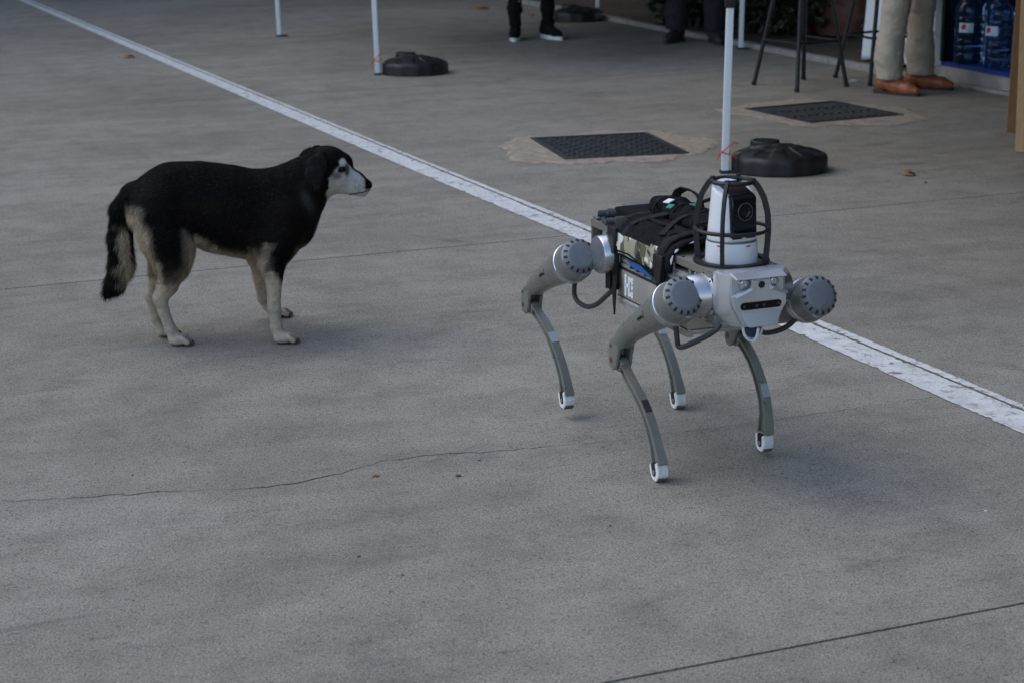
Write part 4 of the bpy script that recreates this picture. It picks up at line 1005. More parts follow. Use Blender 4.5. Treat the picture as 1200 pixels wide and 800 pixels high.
    m = MB(); m.prism([(-.066, .4695), (-.0635, .448), (-.036, .400), (.038, .400), (.0645, .447), (.0635, .4685), (.0235, .4845), (.0235, .5065), (-.0235, .5065), (-.0235, .4865)], .036, .0535, fn, bev=.003); m.build('face_plate', M['r_head'], hd, angle=25)
    b = bmesh.new(); P_ = [(-.051, .4345, .0555), (.052, .4345, .0555), (.036, .4015, .0665), (-.034, .4015, .0665)]
    hi = [b.verts.new((x, y, z)) for y, z, x in P_]; lo = [b.verts.new((.050, y, z)) for y, z, x in P_]; b.faces.new(hi); b.faces.new(lo[::-1])
    for i in range(4): b.faces.new((lo[i], lo[(i+1) % 4], hi[(i+1) % 4], hi[i]))
    bmesh.ops.recalc_face_normals(b, faces=b.faces[:]); bmesh.ops.bevel(b, geom=b.edges[:], offset=.0022, segments=2, affect='EDGES')
    m = MB(); m._merge(b); m.build('chin_plate', M['r_head'], hd, angle=25)
    b = bmesh.new(); P_ = [(-.064, .5187, .030), (.064, .5187, .030), (.062, .5085, .0600), (-.062, .5085, .0600)]
    hi = [b.verts.new((x, y, z)) for y, z, x in P_]; lo = [b.verts.new((x-.03, y, z-.004)) for y, z, x in P_]; b.faces.new(hi); b.faces.new(lo[::-1])
    for i in range(4): b.faces.new((lo[i], lo[(i+1) % 4], hi[(i+1) % 4], hi[i]))
    bmesh.ops.recalc_face_normals(b, faces=b.faces[:]); bmesh.ops.bevel(b, geom=b.edges[:], offset=.0018, segments=2, affect='EDGES')
    m = MB(); m._merge(b); m.build('brow', M['r_head'], hd, angle=25)
    for s_ in (-1, 1):                                     # raised ledges under the lamps
        m = MB(); m.tube([(.052, s_*.0640, .4690), (.0545, s_*.0450, .4765), (.0555, s_*.0255, .4845)], 0, flat=(.006, .010), updir=(1, 0, .6)); m.build('ledge', M['r_head'], hd, angle=25)
    for y in (-.0375, .0375):
        m = MB(); m.lathe([(0, 0), (.0102, 0), (.0102, .012), (.0084, .0128), (.0080, .008), (0, .008)], (.0335, y, .4955), (1, 0, 0), 24); o = m.build('headlight', M['r_silver'], hd)
        m = MB()
        for dy, dz in ((-.0032, .0028), (.0032, .0028), (-.0032, -.0028), (.0032, -.0028)): m.lathe([(0, 0), (.0030, 0), (.0024, .0022), (0, .003)], (.0416, y+dy*1.1, .4955+dz*1.1), (1, 0, 0), 12)
        m.build('led_lens', M['led'], o)
    m = MB(); m.lathe([(0, 0), (.0078, 0), (.0078, .0035), (.0062, .0042), (.006, .0028), (0, .0034)], (.0515, 0, .4935), (1, 0, 0), 24); m.build('face_camera', M['r_gloss'], hd)
    m = MB(); n_ = 12; pts = [(-.043+.0083*math.cos(PI/2+PI*k/n_), .4475+.0083*math.sin(PI/2+PI*k/n_)) for k in range(n_+1)]+[(.043+.0083*math.cos(-PI/2+PI*k/n_), .4475+.0083*math.sin(-PI/2+PI*k/n_)) for k in range(n_+1)]
    m.prism(pts, .050, .0552, fn, bev=.001); mb_ = m.build('depth_camera', M['r_slot'], hd)
    for y in (-.043, -.012, .006, .043): m = MB(); m.lathe([(0, 0), (.0036, 0), (.0034, .0006), (.0024, .0002), (0, .0007)], (.0553, y, .4475), (1, 0, 0), 16); m.build('lens', M['r_lens'], mb_)
    # sensor ball below the chin, with a white guard
    m = MB(); m.lathe([(0, -.022), (.010, -.019), (.017, -.010), (.0195, 0), (.0195, .012), (0, .012)], (.026, -.004, .389), (0, 0, 1), 28)
    n = N('blue_sensor_glass'); n.set(Base_Color=(.008, .026, .06), Roughness=.08); sb = m.build('chin_sensor', n.m, R)
    m = MB()
    for a in (0, PI/2): m.tube([(.026+.0245*math.cos(a)*math.cos(t), -.004+.0245*math.sin(a)*math.cos(t), .395-.034*math.sin(t)) for t in [PI*k/14 for k in range(15)]], .0034, 8)
    m.build('guard', M['r_white'], sb)
    # ---- dome camera and its cage
    C0 = Vector((-.094, .004, RZ)); fa = math.radians(6); fd = Vector((math.cos(fa), math.sin(fa), 0)); sdv = Vector((-fd.y, fd.x, 0))
    def fcam(p):
        q = p-np.array(C0); x = q@np.array(fd); y = q@np.array(sdv); z = q[:, 2]
        r = np.hypot(x, y); rad = .0565-(z-.05)*.082
        d = (r-rad)*.98; d = smin(d, -(.0+0*z)-10, .001) if False else d
        top = (z-(.176-(x+.02)*.36))*.93; d = -smin(-d, -top, .010)
        front = (x-(.050-(z-.05)*.07)); d = -smin(-d, -front, .012)
        return np.maximum(d, .052-z)
    V, Q = isomesh(fcam, np.array(C0)+(-.075, -.075, .045), np.array(C0)+(.075, .075, .20), .0032, 2)
    cam = link('dome_camera', pymesh('dome_camera', V, Q, M['r_white']), None, R)
    m = MB(); m.lathe([(0, .0), (.0585, .0), (.0595, .004), (.0580, .047), (.0572, .0492), (0, .0492)], C0, (0, 0, 1), 56); m.build('camera_base', M['r_white'], cam)
    m = MB(); m.lathe([(.0555, .0490), (.0568, .0492), (.0568, .0520), (.0555, .0522)], C0, (0, 0, 1), 56); m.build('seam_ring', M['r_motor'], cam)
    fx = lambda a, z, d: C0+fd*a+sdv*d+Vector((0, 0, z))
    prof = [(.0525, .060), (.0475, .150), (.044, .156), (-.018, .1785), (-.03, .1785), (-.03, .165), (.0, .150), (.03, .13), (.040, .06)]
    b = bmesh.new(); lo = [b.verts.new(fx(a, z, -.0335)) for a, z in prof]; hi = [b.verts.new(fx(a, z, .0335)) for a, z in prof]; k_ = len(prof)
    b.faces.new(lo[::-1]); b.faces.new(hi)
    for i in range(k_): b.faces.new((lo[i], lo[(i+1) % k_], hi[(i+1) % k_], hi[i]))
    bmesh.ops.recalc_face_normals(b, faces=b.faces[:]); bmesh.ops.bevel(b, geom=b.edges[:], offset=.004, segments=3, affect='EDGES')
    m = MB(); m._merge(b); m.build('black_face', M['r_gloss'], cam, angle=40)
    lc = fx(.0495, .121, 0); ax = (fd+Vector((0, 0, .06))).normalized()
    m = MB(); m.lathe([(.0205, -.002), (.0205, .0018), (.0190, .0022), (.0185, .0008), (.015, .0008), (.0146, .0026), (.0120, .0026), (.009, -.001), (0, .001)], lc, ax, 40); m.build('camera_lens', M['r_gloss'], cam)
    m = MB(); m.lathe([(.0186, .0009), (.0190, .0023), (.0196, .0023), (.0198, .0020)], lc, ax, 40); m.build('lens_ring', M['r_motor'], cam)
    m = MB()
    for a0 in (-62, 5): 
        A_ = [math.radians(a0+k*3) for k in range(5)]; r = .0588; z0 = .0425
        for a, b_ in zip(A_, A_[1:]): m.quad(*(C0+Vector((r*math.cos(t), r*math.sin(t), z)) for t, z in ((a, z0), (b_, z0), (b_, z0+.0035), (a, z0+.0035))))
    m.build('red_mark', M['red_print'], cam, smooth=False)
    m = MB(); cage = None
    ring = lambda r, z: [C0+Vector((r*math.cos(2*PI*k/48), r*math.sin(2*PI*k/48), z)) for k in range(48)]
    m.tube(ring(.0785, .004), 0, flat=(.016, .005), updir=(0, 0, 1), closed=True); cage = m.build('guard_cage', M['black_plastic'], R)
    m = MB(); m.tube(ring(.0465, .183), .0052, 8, closed=True); m.build('top_ring', M['black_plastic'], cage)
    m = MB(); m.tube(ring(.0835, .076), .0046, 8, closed=True); m.build('middle_ring', M['black_plastic'], cage)
    for k in range(4):
        a = math.radians(-43+90*k); m = MB(); pts = []
        for t in np.linspace(0, 1, 15):
            z = .003+t*.184; r = np.interp(t, [0, .2, .4, .6, .8, .92, 1], [.0785, .0815, .0838, .0815, .0715, .0590, .0455]); pts.append(C0+Vector((r*math.cos(a), r*math.sin(a), z)))
        td = Vector((math.cos(a), math.sin(a), 0)); m.tube(pts, 0, flat=(.0075, .0120), updir=(td.x, td.y, .001)); 
        m.cyl(C0+Vector((.0465*math.cos(a), .0465*math.sin(a), .182)), C0+Vector((.0465*math.cos(a), .0465*math.sin(a), .1915)), .0055, n=10); m.build('cage_bar', M['black_plastic'], cage)
    # ---- camouflage saddle bag, straps, roll
    def saddle():
        xs = np.linspace(-.492, -.262, 26); prof = []
        def sec(t):   # t 0..1 across, from left skirt over the top to right skirt
            P_ = [(.092, .462), (.0935, .485), (.0925, .512), (.080, .530), (.055, .542), (.02, .548), (-.02, .548), (-.055, .543), (-.078, .533), (-.0925, .515), (-.0955, .488), (-.094, .464)]
            k = t*(len(P_)-1); i = min(int(k), len(P_)-2); f_ = k-i; return P_[i][0]*(1-f_)+P_[i+1][0]*f_, P_[i][1]*(1-f_)+P_[i+1][1]*f_
        nt_ = 45; V = []; 
        for i, x in enumerate(xs):
            for j in range(nt_):
                t = j/(nt_-1); y, z = sec(t); z -= .012*max(0, (x+.36)/.1)*(1 if t > .85 or t < .15 else 0)
                V.append((x, y, z))
        V = np.array(V); V[:, 1:] *= 1+vnoise(V, 45, 3)[:, None]*np.array([.02, .004]); V[:, 2] += np.where(V[:, 2] > .53, .004*vnoise(V*np.array([.5, 1.6, 1]), 60, 5)+.0035*np.abs(np.sin(V[:, 1]*95)), 0)
        Q = [(i*nt_+j, (i+1)*nt_+j, (i+1)*nt_+j+1, i*nt_+j+1) for i in range(len(xs)-1) for j in range(nt_-1)]
        me = pymesh('camouflage_bag', V, Q, M['camo']); me.materials.append(M['black_cloth'])
        for p in me.polygons:
            c = p.center; p.material_index = 1 if (c.z > .517 and abs(c.y) < .0925) or (abs(c.y) > .07 and c.z < .470-.1*(c.x+.40)*0) else 0
        o = link('saddle_bag', me, None, R); md = o.modifiers.new('thick', 'SOLIDIFY'); md.thickness = .006; md.offset = -1
        return o
    bag = saddle()
    m = MB()
    for y, z in ((-.070, .5385), (-.045, .5475), (-.012, .5515)):
        for k in range(26):
            x = -.487+k*.0088; m.box((x, y, z+.0003), (.0062 if k % 7 else .0035, .0018, .0016))
    m.build('zip', M['r_sticker'], bag)['kind'] = 'stuff'
    m = MB(); m.tube([(-.492, -.0965, .472), (-.47, -.0968, .474), (-.42, -.0968, .476), (-.37, -.0968, .470), (-.32, -.0968, .458), (-.275, -.0965, .448), (-.26, -.0965, .446)], .0042, 8); m.build('bag_piping', M['black_cloth'], bag)
    # black wrap in front of the bag
    m = MB(); 
    m.tube([(-.228, -.0925, .44), (-.228, -.0945, .49), (-.226, -.088, .528), (-.224, -.055, .545), (-.222, 0, .551), (-.222, .055, .545), (-.224, .09, .522), (-.226, .0935, .44)], 0, flat=(.070, .006), updir=(0, .02, 1)) if False else None
    def band(x, wd, th, drop, name, mm, z_add=0):
        P_ = [(.0975, drop), (.0985, .49), (.0965, .515), (.083, .535), (.056, .5475), (.02, .5535), (-.02, .5535), (-.056, .5475), (-.082, .537), (-.0975, .518), (-.1005, .49), (-.0995, drop)]
        m = MB(); ra, rb = [], []
        for y, z in P_:
            ra.append(Vector((x-wd/2, y, z+(z_add if z > .50 else 0)))); rb.append(Vector((x+wd/2, y, z+(z_add if z > .50 else 0))))
        va = [m.bm.verts.new(v) for v in ra]; vb = [m.bm.verts.new(v) for v in rb]
        for i in range(len(P_)-1): m.bm.faces.new((va[i], vb[i], vb[i+1], va[i+1]))
        o = m.build(name, mm, R, angle=60); md = o.modifiers.new('thick', 'SOLIDIFY'); md.thickness = th; md.offset = -1
        return o
    band(-.247, .036, .005, .425, 'strap', M['r_strap'], .003); band(-.500, .040, .005, .375, 'strap', M['r_strap'], .002); band(-.213, .034, .006, .475, 'cloth_flap', M['black_cloth'], -.004)
    for x, z in ((-.247, .492), (-.500, .512)):
        m = MB(); m.box((x, -.104, z), (.044, .009, .034), bev=.003); m.box((x, -.104, z-.032), (.030, .008, .032), bev=.003); m.build('buckle', M['black_plastic'], R)
    m = MB(); m.tube([(-.488, -.101, .41), (-.482, -.107, .365), (-.478, -.108, .315)], 0, flat=[(.022, .003), (.018, .003), (.004, .003)], updir=(0, -1, 0)); m.tube([(-.528, -.098, .50), (-.527, -.101, .44), (-.523, -.103, .37)], 0, flat=(.026, .006), updir=(0, -1, 0)); m.build('strap_tail', M['r_strap'], R)
    # white lining edge that shows at the front flap
    m = MB(); m.tube([(-.1952, -.0975, .496), (-.1952, -.096, .506), (-.1952, -.0925, .517)], [.0008, .0030, .0012], 8); m.tube([(-.1952, -.088, .5225), (-.1952, -.083, .5275), (-.1952, -.078, .5305)], [.0008, .0034, .0010], 8); m.tube([(-.1952, -.05, .5415), (-.1952, -.04, .5437), (-.1952, -.03, .546)], [.0006, .0018, .0006], 8); m.build('lining', M['r_logo'], R)['kind'] = 'stuff'
    # rolled black cloth on top
    rl = MB(); pr = []
    for k in range(60):
        t = k/59; x = -.545+t*.345; rr = .032*(1+.06*math.sin(t*40)+.05*math.sin(t*23+1))-.006*((t > .27)*(t < .31)+(t > .62)*(t < .66)); rr *= min(1, (t*9)**.5, ((1-t)*7+.25)**.5); pr.append((max(rr, .002), x))
    rl.lathe([(0, pr[0][1])]+pr+[(0, pr[-1][1])], (0, .036, .570), (1, 0, 0), 40)
    for v in rl.bm.verts:
        a = math.atan2(v.co.z-.570, v.co.y-.036); q_ = 1+.10*math.sin(2*a+v.co.x*17)+.07*math.sin(5*a-v.co.x*31)+.10*vnoise(np.array([v.co[:]]), 45, 8)[0]; v.co.y = .036+(v.co.y-.036)*1.3*q_; v.co.z = .567+(v.co.z-.570)*.88*q_
    roll = rl.build('cloth_roll', M['black_cloth'], R, angle=60)
    for x in (-.47, -.375, -.27):
        m = MB(); pts = [(x, .036+.0445*math.cos(2*PI*k/32), .567+.0300*math.sin(2*PI*k/32)) for k in range(32)]; m.tube(pts, 0, flat=(.022, .004), updir=(.02, 1, .3), closed=True) if False else m.tube(pts, .0035, 6, closed=True)
        m.build('roll_strap', M['r_strap'], roll)
    m = MB(); m.tube([(-.47, .050, .592), (-.465, .055, .608), (-.445, .060, .619), (-.41, .064, .620), (-.375, .066, .610), (-.36, .066, .592)], 0, flat=(.022, .003), updir=(0, .5, 1)); m.build('loop_handle', M['r_strap'], roll)
    m = MB(); m.tube([(-.36, .065, .600), (-.335, .085, .612), (-.30, .10, .622), (-.27, .11, .618)], 0, flat=(.024, .003), updir=(0, .3, 1)); m.build('loose_strap', M['r_strap'], roll)
    lab = MB(); lab.box((-.425, .010, .5960), (.030, .018, .0022), (.42, -.1, 0)); lab.build('white_label', M['r_logo'], roll)
    lab = MB(); lab.box((-.390, -.003, .5900), (.024, .014, .0022), (.6, -.1, .1)); lab.box((-.335, .036, .6005), (.028, .018, .0022), (.0, 0, .1)); lab.build('green_label', M['r_green'], roll)
    m = MB(); m.box((-.50, .02, .541), (.26, .12, .022), bev=.008); m.box((-.24, .03, .542), (.09, .11, .02), bev=.008); m.build('folded_cloth', M['black_cloth'], R)
    # loose webbing thrown over the bag
    for pts, wd, ud in (([(-.50, -.06, .548), (-.44, -.03, .558), (-.36, -.045, .556), (-.30, -.02, .560), (-.255, -.05, .552)], .020, (.1, .2, 1)),
                        ([(-.455, -.098, .515), (-.450, -.075, .547), (-.425, -.03, .562), (-.40, .0, .572)], .018, (.1, -.4, 1)),
                        ([(-.29, -.075, .545), (-.315, -.04, .561), (-.33, -.01, .572), (-.30, .02, .590), (-.25, .03, .585)], .018, (0, -.3, 1)),
                        ([(-.215, -.03, .556), (-.235, .0, .572), (-.225, .04, .578), (-.19, .075, .560)], .022, (.2, 0, 1))):
        P_ = [Vector(p) for p in pts]
        for _ in range(2):
            Q_ = [P_[0]]
            for a, b in zip(P_, P_[1:]): Q_ += [a*.75+b*.25, a*.25+b*.75]
            P_ = Q_+[P_[-1]]
        m = MB(); m.tube(P_, 0, flat=(wd, .003), updir=ud); m.build('webbing', M['r_strap'], R)
    # sleeves / cables at the rear
    for k, (p0, p1) in enumerate((((-.645, -.078, .533), (-.602, .02, .533)), ((-.548, -.100, .533), (-.500, -.012, .535)))):
        p0, p1 = Vector(p0), Vector(p1); d_ = (p1-p0).normalized(); m = MB(); m.lathe([(0, 0), (.008, .001), (.0095, .010), (.0095, .022), (.013, .026), (.0135, .06), (.0145, .075), (.0145, (p1-p0).length), (0, (p1-p0).length)], p0, d_, 20); m.build('antenna_plug', M['black_rubber'], R)
    m = MB(); m.tube([(-.60, .02, .533), (-.575, .07, .536), (-.53, .10, .537), (-.46, .11, .535)], .010, 8); m.tube([(-.645, -.04, .526), (-.62, -.075, .524), (-.57, -.086, .522), (-.535, -.075, .526)], .0055, 8); m.tube([(-.56, .05, .536), (-.50, .085, .538), (-.44, .10, .536)], .008, 8); m.build('cable', M['r_cable'], R)
    m = MB(); m.box((-.64, .045, .530), (.05, .11, .024), bev=.005); m.build('antenna_box', M['r_dark'], R)
    m = MB(); m.box((-.655, .045, .5455), (.034, .085, .008), bev=.003); m.build('antenna_lid', M['r_cap'], R)
    m = MB(); m.box((-.660, -.055, .5195), (.022, .05, .006), bev=.002); m.build('rear_plate', M['r_silver'], R)
    # ---- legs
    def thigh_mesh(T, key):
        """T: list of (x, z, r) in the leg plane from the ring to the knee"""
        K = T[-1]; TT = np.array(T); tp = np.arange(len(T)); td_ = np.linspace(0, len(T)-1, 26)
        def cr(v):
            e = np.concatenate([[2*v[0]-v[1]], v, [2*v[-1]-v[-2]]]); o_ = []
            for t in td_:
                i = min(int(t), len(v)-2); f_ = t-i; p0, p1, p2, p3 = e[i:i+4]; o_.append(.5*(2*p1+(p2-p0)*f_+(2*p0-5*p1+4*p2-p3)*f_**2+(3*p1-p0-3*p2+p3)*f_**3))
            return np.array(o_)
        C_ = [(x, 0, z, r) for x, z, r in zip(*[cr(TT[:, c_]) for c_ in range(3)])]; dirx = np.array([T[1][0]-T[0][0], 0, T[1][1]-T[0][1]]); dirx /= np.linalg.norm(dirx); o = np.array([T[0][0], 0, T[0][1]])
        K2 = T[-2]
        def f(p):
            d = np.min([rcone(p, a_[:3], b_[:3], a_[3], b_[3]) for a_, b_ in zip(C_, C_[1:])], axis=0)
            # flat cheeks at the knee
            d = smin(d, np.maximum(rcone(p*np.array([1, 0, 1]), (K2[0], 0, K2[1]), (K[0], 0, K[1]), .026, .022), np.abs(p[:, 1])-.0215), .008)
            d = np.maximum(d, np.abs(p[:, 1])-(.0225+np.clip((p[:, 2]-K[1]-.045)*.5, 0, .03)))
            # fork slot
            q = p-np.array([K[0]+.004, 0, K[1]-.004]); sl = np.maximum(np.maximum(np.abs(q[:, 1])-.0135, q[:, 2]-.042), -(q[:, 0]+.016)); d = np.maximum(d, -sl)
            # ribbed pocket under the thigh
            rr = (p-o)@dirx; d = np.maximum(d, -rr)
            pk = ellip(p, (T[1][0]+.012, -.034, T[1][1]-.034), (.030, .012, .010)); d = np.maximum(d, -pk)
            return d
        lo = np.array([min(t[0] for t in T)-.06, -.06, min(t[1] for t in T)-.05]); hi = np.array([max(t[0] for t in T)+.06, .06, max(t[1] for t in T)+.06])
        V, Q = isomesh(f, lo, hi, .0034, 1)
        me = pymesh('thigh', V, Q, M['r_shell']); me.set_sharp_from_angle(angle=math.radians(40)); return me
    def leg(y, T, cap, Sh, foot, sticker, smooth_cap=True):
        s_ = 1 if y > 0 else -1
        th = link('thigh', thigh_mesh(T, 0), None, R); th.location = (0, y, 0)
        ringp = Vector((T[0][0], 0, T[0][1])); capp = Vector((cap[0], 0, cap[1])); ax_ = (capp-ringp).normalized(); L = (capp-ringp).length
        m = MB(); m.lathe([(0, -.004), (.0485, -.004), (.0500, -.002), (.0500, .004), (.0515, .006), (.0515, .016), (.0498, .018), (0, .018)], ringp, ax_, 48); m.build('ring', M['r_silver'], th)
        m = MB(); m.lathe([(0, .010), (.0485, .012), (.0475, .020), (.0472, L-.018), (.0462, L-.013), (.0440, L-.0105), (0, L-.0105)], ringp, ax_, 48)
        up = Vector((0, 0, 1)); e1 = (up-ax_*up.dot(ax_)).normalized(); lug = ringp-e1*.036+Vector((0, -s_*.008, 0))
        m.cyl(lug+ax_*.016, lug+ax_*(L-.012), .0165, n=20, bev=.003); m.build('knee_motor', M['r_motor'], th)
        m = MB(); m.cyl(lug+ax_*(L-.013), lug+ax_*(L-.010), .010, n=20); m.build('port_cover', M['r_cap'], th)
        m = MB(); m.lathe([(.0455, L-.0125), (.0440, L-.0085), (.0405, L-.0045), (.0345, L-.0015), (.0325, L+.0002), (.0300, L+.0010), (0, L+.0014)], ringp, ax_, 56); m.build('end_cap', M['r_cap'], th)
        e2 = ax_.cross(e1); m = MB()
        for k in range(16):
            a0 = 2*PI*k/16; a = e1*math.cos(a0)+e2*math.sin(a0); t_ = ax_.cross(a); sl = (a*.82-ax_*.57).normalized(); nn_ = t_.cross(sl).normalized(); nn_ = nn_ if nn_.dot(ax_) > 0 else -nn_
            Mx = Matrix((sl, t_, nn_)).transposed(); m.box(ringp+a*.0402+ax_*(L-.0052), (.0095, .0062, .003), Mx, bev=.0014, seg=2)
        m.build('vent_slots', M['r_dark'], th)['kind'] = 'stuff'
        # print on the thigh
        tm = Vector((T[1][0], 0, T[1][1])); m = MB(); dT = (Vector((T[2][0], 0, T[2][1]))-tm).normalized(); nz = dT.cross(Vector((0, 1, 0))).normalized(); nz = nz if nz.z > 0 else -nz
        Mx = Matrix((dT, Vector((0, -1, 0)).cross(dT)*1, Vector((0, -1, 0)))).transposed()
        for k in range(6): m.box(tm+dT*(-.004+k*.0046)-nz*.004+Vector((0, -T[1][2]-.0003, 0)), (.0030, .0065 if k % 2 else .005, .002), Mx)
        m.box(tm+dT*(-.014)-nz*.002+Vector((0, -T[1][2]-.0003, 0)), (.003, .014, .002), Mx); m.box(tm+dT*(-.010)-nz*.007+Vector((0, -T[1][2]-.0003, 0)), (.006, .003, .002), Mx)
        if s_ < 0: m.build('print', M['r_dark'], th)
        m = MB()
        K = T[-1]
        m.cyl((K[0]-.004, -.0238, K[1]+.002), (K[0]-.004, .0238, K[1]+.002), .0075, n=16, bev=.001); m.cyl((K[0]-.006, -.0235, K[1]+.036), (K[0]-.006, .0235, K[1]+.036), .0045, n=12); m.build('pivot_bolt', M['r_copper'], th)
        for (t_, dz) in ((.35, .0), (1.35, -.01)):
            i = int(t_); f_ = t_-i; px = T[i][0]*(1-f_)+T[i+1][0]*f_; pz = T[i][1]*(1-f_)+T[i+1][1]*f_; rr = T[i][2]*(1-f_)+T[i+1][2]*f_
        # shank
        m = MB(); Fp = [Vector((x, 0, z)) for x, z in Sh]; n_ = len(Fp); rear = []
        for i in range(n_):
            t = (Fp[min(i+1, n_-1)]-Fp[max(i-1, 0)]).normalized(); nn = Vector((t.z, 0, -t.x)); nn = nn if nn.x < 0 else -nn
            rear.append(Fp[i]+nn*np.interp(i/(n_-1), [0, .3, .7, 1], [.019, .020, .028, .040]))
        m.tube(Fp, 0, flat=[(.0205, .0055)]*2+[(.0205, .0055)]*(n_-4)+[(.0225, .0055), (.025, .0055)], updir=(1, 0, .4)); m.tube(rear, 0, flat=[(.0165, .0045)]*(n_-2)+[(.019, .0045), (.021, .0045)], updir=(1, 0, .4))
        for a, b, c, d in zip(Fp, Fp[1:], rear, rear[1:]):
            h = .0028; va = [m.bm.verts.new(q_+Vector((0, s__*h, 0))) for q_ in (a, b, d, c) for s__ in (1, -1)]
            m.bm.faces.new((va[0], va[2], va[4], va[6])); m.bm.faces.new((va[1], va[3], va[5], va[7]))
        m.cyl((Fp[0].x*.45+rear[0].x*.55, -.0122, Fp[0].z*.45+rear[0].z*.55), (Fp[0].x*.45+rear[0].x*.55, .0122, Fp[0].z*.45+rear[0].z*.55), .0175, n=24, bev=.002)
        b_ = (Fp[-1]+rear[-1])/2; m.box((b_.x, 0, b_.z), ((Fp[-1]-rear[-1]).length+.004, .022, .005), Euler((0, -math.atan2((Fp[-1]-rear[-1]).z, (Fp[-1]-rear[-1]).x), 0)).to_matrix(), bev=.001)
        sh = m.build('shank', M['r_shell'], R, angle=30); sh.location = (0, y, 0)
        if sticker:
            i = n_//2-1 if sticker[1] is None else sticker[1]; a, b = Fp[i], Fp[i+1]; t = (b-a).normalized(); nn = Vector((-t.z, 0, t.x)); nn = nn if nn.x > 0 else -nn; Mx = Matrix((t, Vector((0, 1, 0)), t.cross(Vector((0, 1, 0))))).transposed()
            m = MB(); m.box((a+b)/2+nn*.0038, (.034, .0185, .0016), Mx, bev=.0005, seg=1); st = m.build('sticker', M[sticker[0]], sh)
        # foot: a white rubber shoe, U-shaped from the side, dark hub in its recess
        fx_, fz = foot; tdir = (Fp[-1]-Fp[-2]).normalized(); up_ = Vector((-tdir.x*.6, 0, abs(tdir.z))).normalized(); sd_ = Vector((up_.z, 0, -up_.x)); c_ = Vector((fx_, 0, fz))
        def U(r, h, n=16): return [(r, h)]+[(r*math.cos(-PI*k/n), r*math.sin(-PI*k/n)) for k in range(n+1)]+[(-r, h)]
        f3 = lambda a, b, d: c_+sd_*a+up_*b+Vector((0, d, 0))
        def Ushape(r, h, y0, y1, bev):
            b = bmesh.new(); P_ = U(r, h); lo = [b.verts.new(f3(p[0], p[1], y0)) for p in P_]; hi = [b.verts.new(f3(p[0], p[1], y1)) for p in P_]; k_ = len(P_)
            b.faces.new(lo[::-1]); b.faces.new(hi)
            for i in range(k_): b.faces.new((lo[i], lo[(i+1) % k_], hi[(i+1) % k_], hi[i]))
            bmesh.ops.recalc_face_normals(b, faces=b.faces[:])
            if bev: bmesh.ops.bevel(b, geom=b.edges[:], offset=bev, segments=2, affect='EDGES', clamp_overlap=True)
            return b
        m = MB(); m._merge(Ushape(.0222, .021, -.0135, .0135, .0022))
        for v in m.bm.verts:
            k = vnoise(np.array([[v.co.x, v.co.y, v.co.z]]), 120, 4)[0]; d_ = v.co-Vector((fx_, v.co.y, fz)); v.co += d_*.05*k
        ft = m.build('foot', M['r_foot'], sh, angle=50)
        m = MB(); m._merge(Ushape(.0105, .0225, -.0142, .0142, .0008)); m.build('hub', M['r_dark'], ft)
        m = MB(); m.cyl(c_+Vector((0, -.0155, 0)), c_+Vector((0, .0155, 0)), .0055, n=14, bev=.0006); m.build('axle', M['r_motor'], ft)
        m = MB(); A_ = [math.radians(a) for a in range(205, 336, 10)]
        va = [[m.bm.verts.new((fx_+(.0230+.0010*math.sin(k*2.3+j))*math.cos(a), yy, fz+(.0230+.0010*math.sin(k*2.3+j))*math.sin(a))) for j, yy in enumerate((-.0125, -.005, .005, .0125))] for k, a in enumerate(A_)]
        for a, b in zip(va, va[1:]):
            for j in range(3): m.bm.faces.new((a[j], a[j+1], b[j+1], b[j]))
        m.build('tread', M['r_tread'], ft)
        return th, sh
    Z = lambda pts, dx=0, dz=0: [(a[0]+dx, a[1]+dz)+tuple(a[2:]) for a in pts]
    TF = [(-.089, .429, .0445), (-.164, .393, .038), (-.240, .352, .031), (-.316, .306, .0265), (-.349, .268, .0245), (-.353, .237, .0225)]
    SF = [(-.336, .238), (-.300, .213), (-.262, .193), (-.225, .172), (-.195, .148), (-.168, .119), (-.146, .090), (-.130, .066), (-.119, .046)]
    leg(-.15, TF, (-.019, .469), SF, (-.138, .0222), ('r_stickerd', 3))
    leg(.15, Z(TF, -.5, 0), (-.519, .469), Z(SF, -.5), (-.638, .0222), ('r_sticker', 2))
    TR = [(-.653, .408, .0445), (-.745, .372, .038), (-.825, .334, .031), (-.882, .300, .0265), (-.907, .270, .0245), (-.909, .247, .0225)]
    SR = [(-.892, .252), (-.862, .240), (-.822, .226), (-.781, .205), (-.745, .178), (-.712, .148), (-.685, .116), (-.666, .088), (-.656, .066)]
    leg(-.15, TR, (-.584, .446), SR, (-.677, .048), ('r_sticker', 3))
    TL = [(-.036, .419, .0445), (-.118, .388, .038), (-.215, .352, .031), (-.300, .315, .0265), (-.345, .285, .0245), (-.353, .262, .0225)]
    SL = [(-.334, .268), (-.302, .254), (-.268, .232), (-.240, .206), (-.217, .178), (-.198, .146), (-.187, .114), (-.182, .086), (-.180, .062)]
    leg(.163, TL, (.034, .450), SL, (-.202, .034), ('r_sticker', 4))
    # hip motors, cables
    for s_ in (-1, 1):
        for x, z in ((-.064, .452), (-.545, .452)):
            m = MB(); m.lathe([(0, 0), (.056, 0), (.057, .003), (.057, .008), (.0535, .010), (.050, .011), (.0485, .016), (.0478, .046), (.045, .050), (0, .050)], (x, s_*.074, z), (0, s_, 0), 56); h = m.build('hip_motor', M['r_silver'], R)
            m = MB()
            for k in range(10): a = 2*PI*k/10+.2; m.lathe([(0, 0), (.0026, 0), (.0026, .0012), (0, .0012)], (x+.0525*math.cos(a), s_*.0838, z+.0525*math.sin(a)), (0, s_, 0), 8)
            m.build('bolts', M['r_dark'], h)['kind'] = 'stuff'
            m = MB(); m.box((x+.01, s_*.07, .408), (.10, .03, .016), bev=.003); m.build('bracket', M['r_motor'], h)
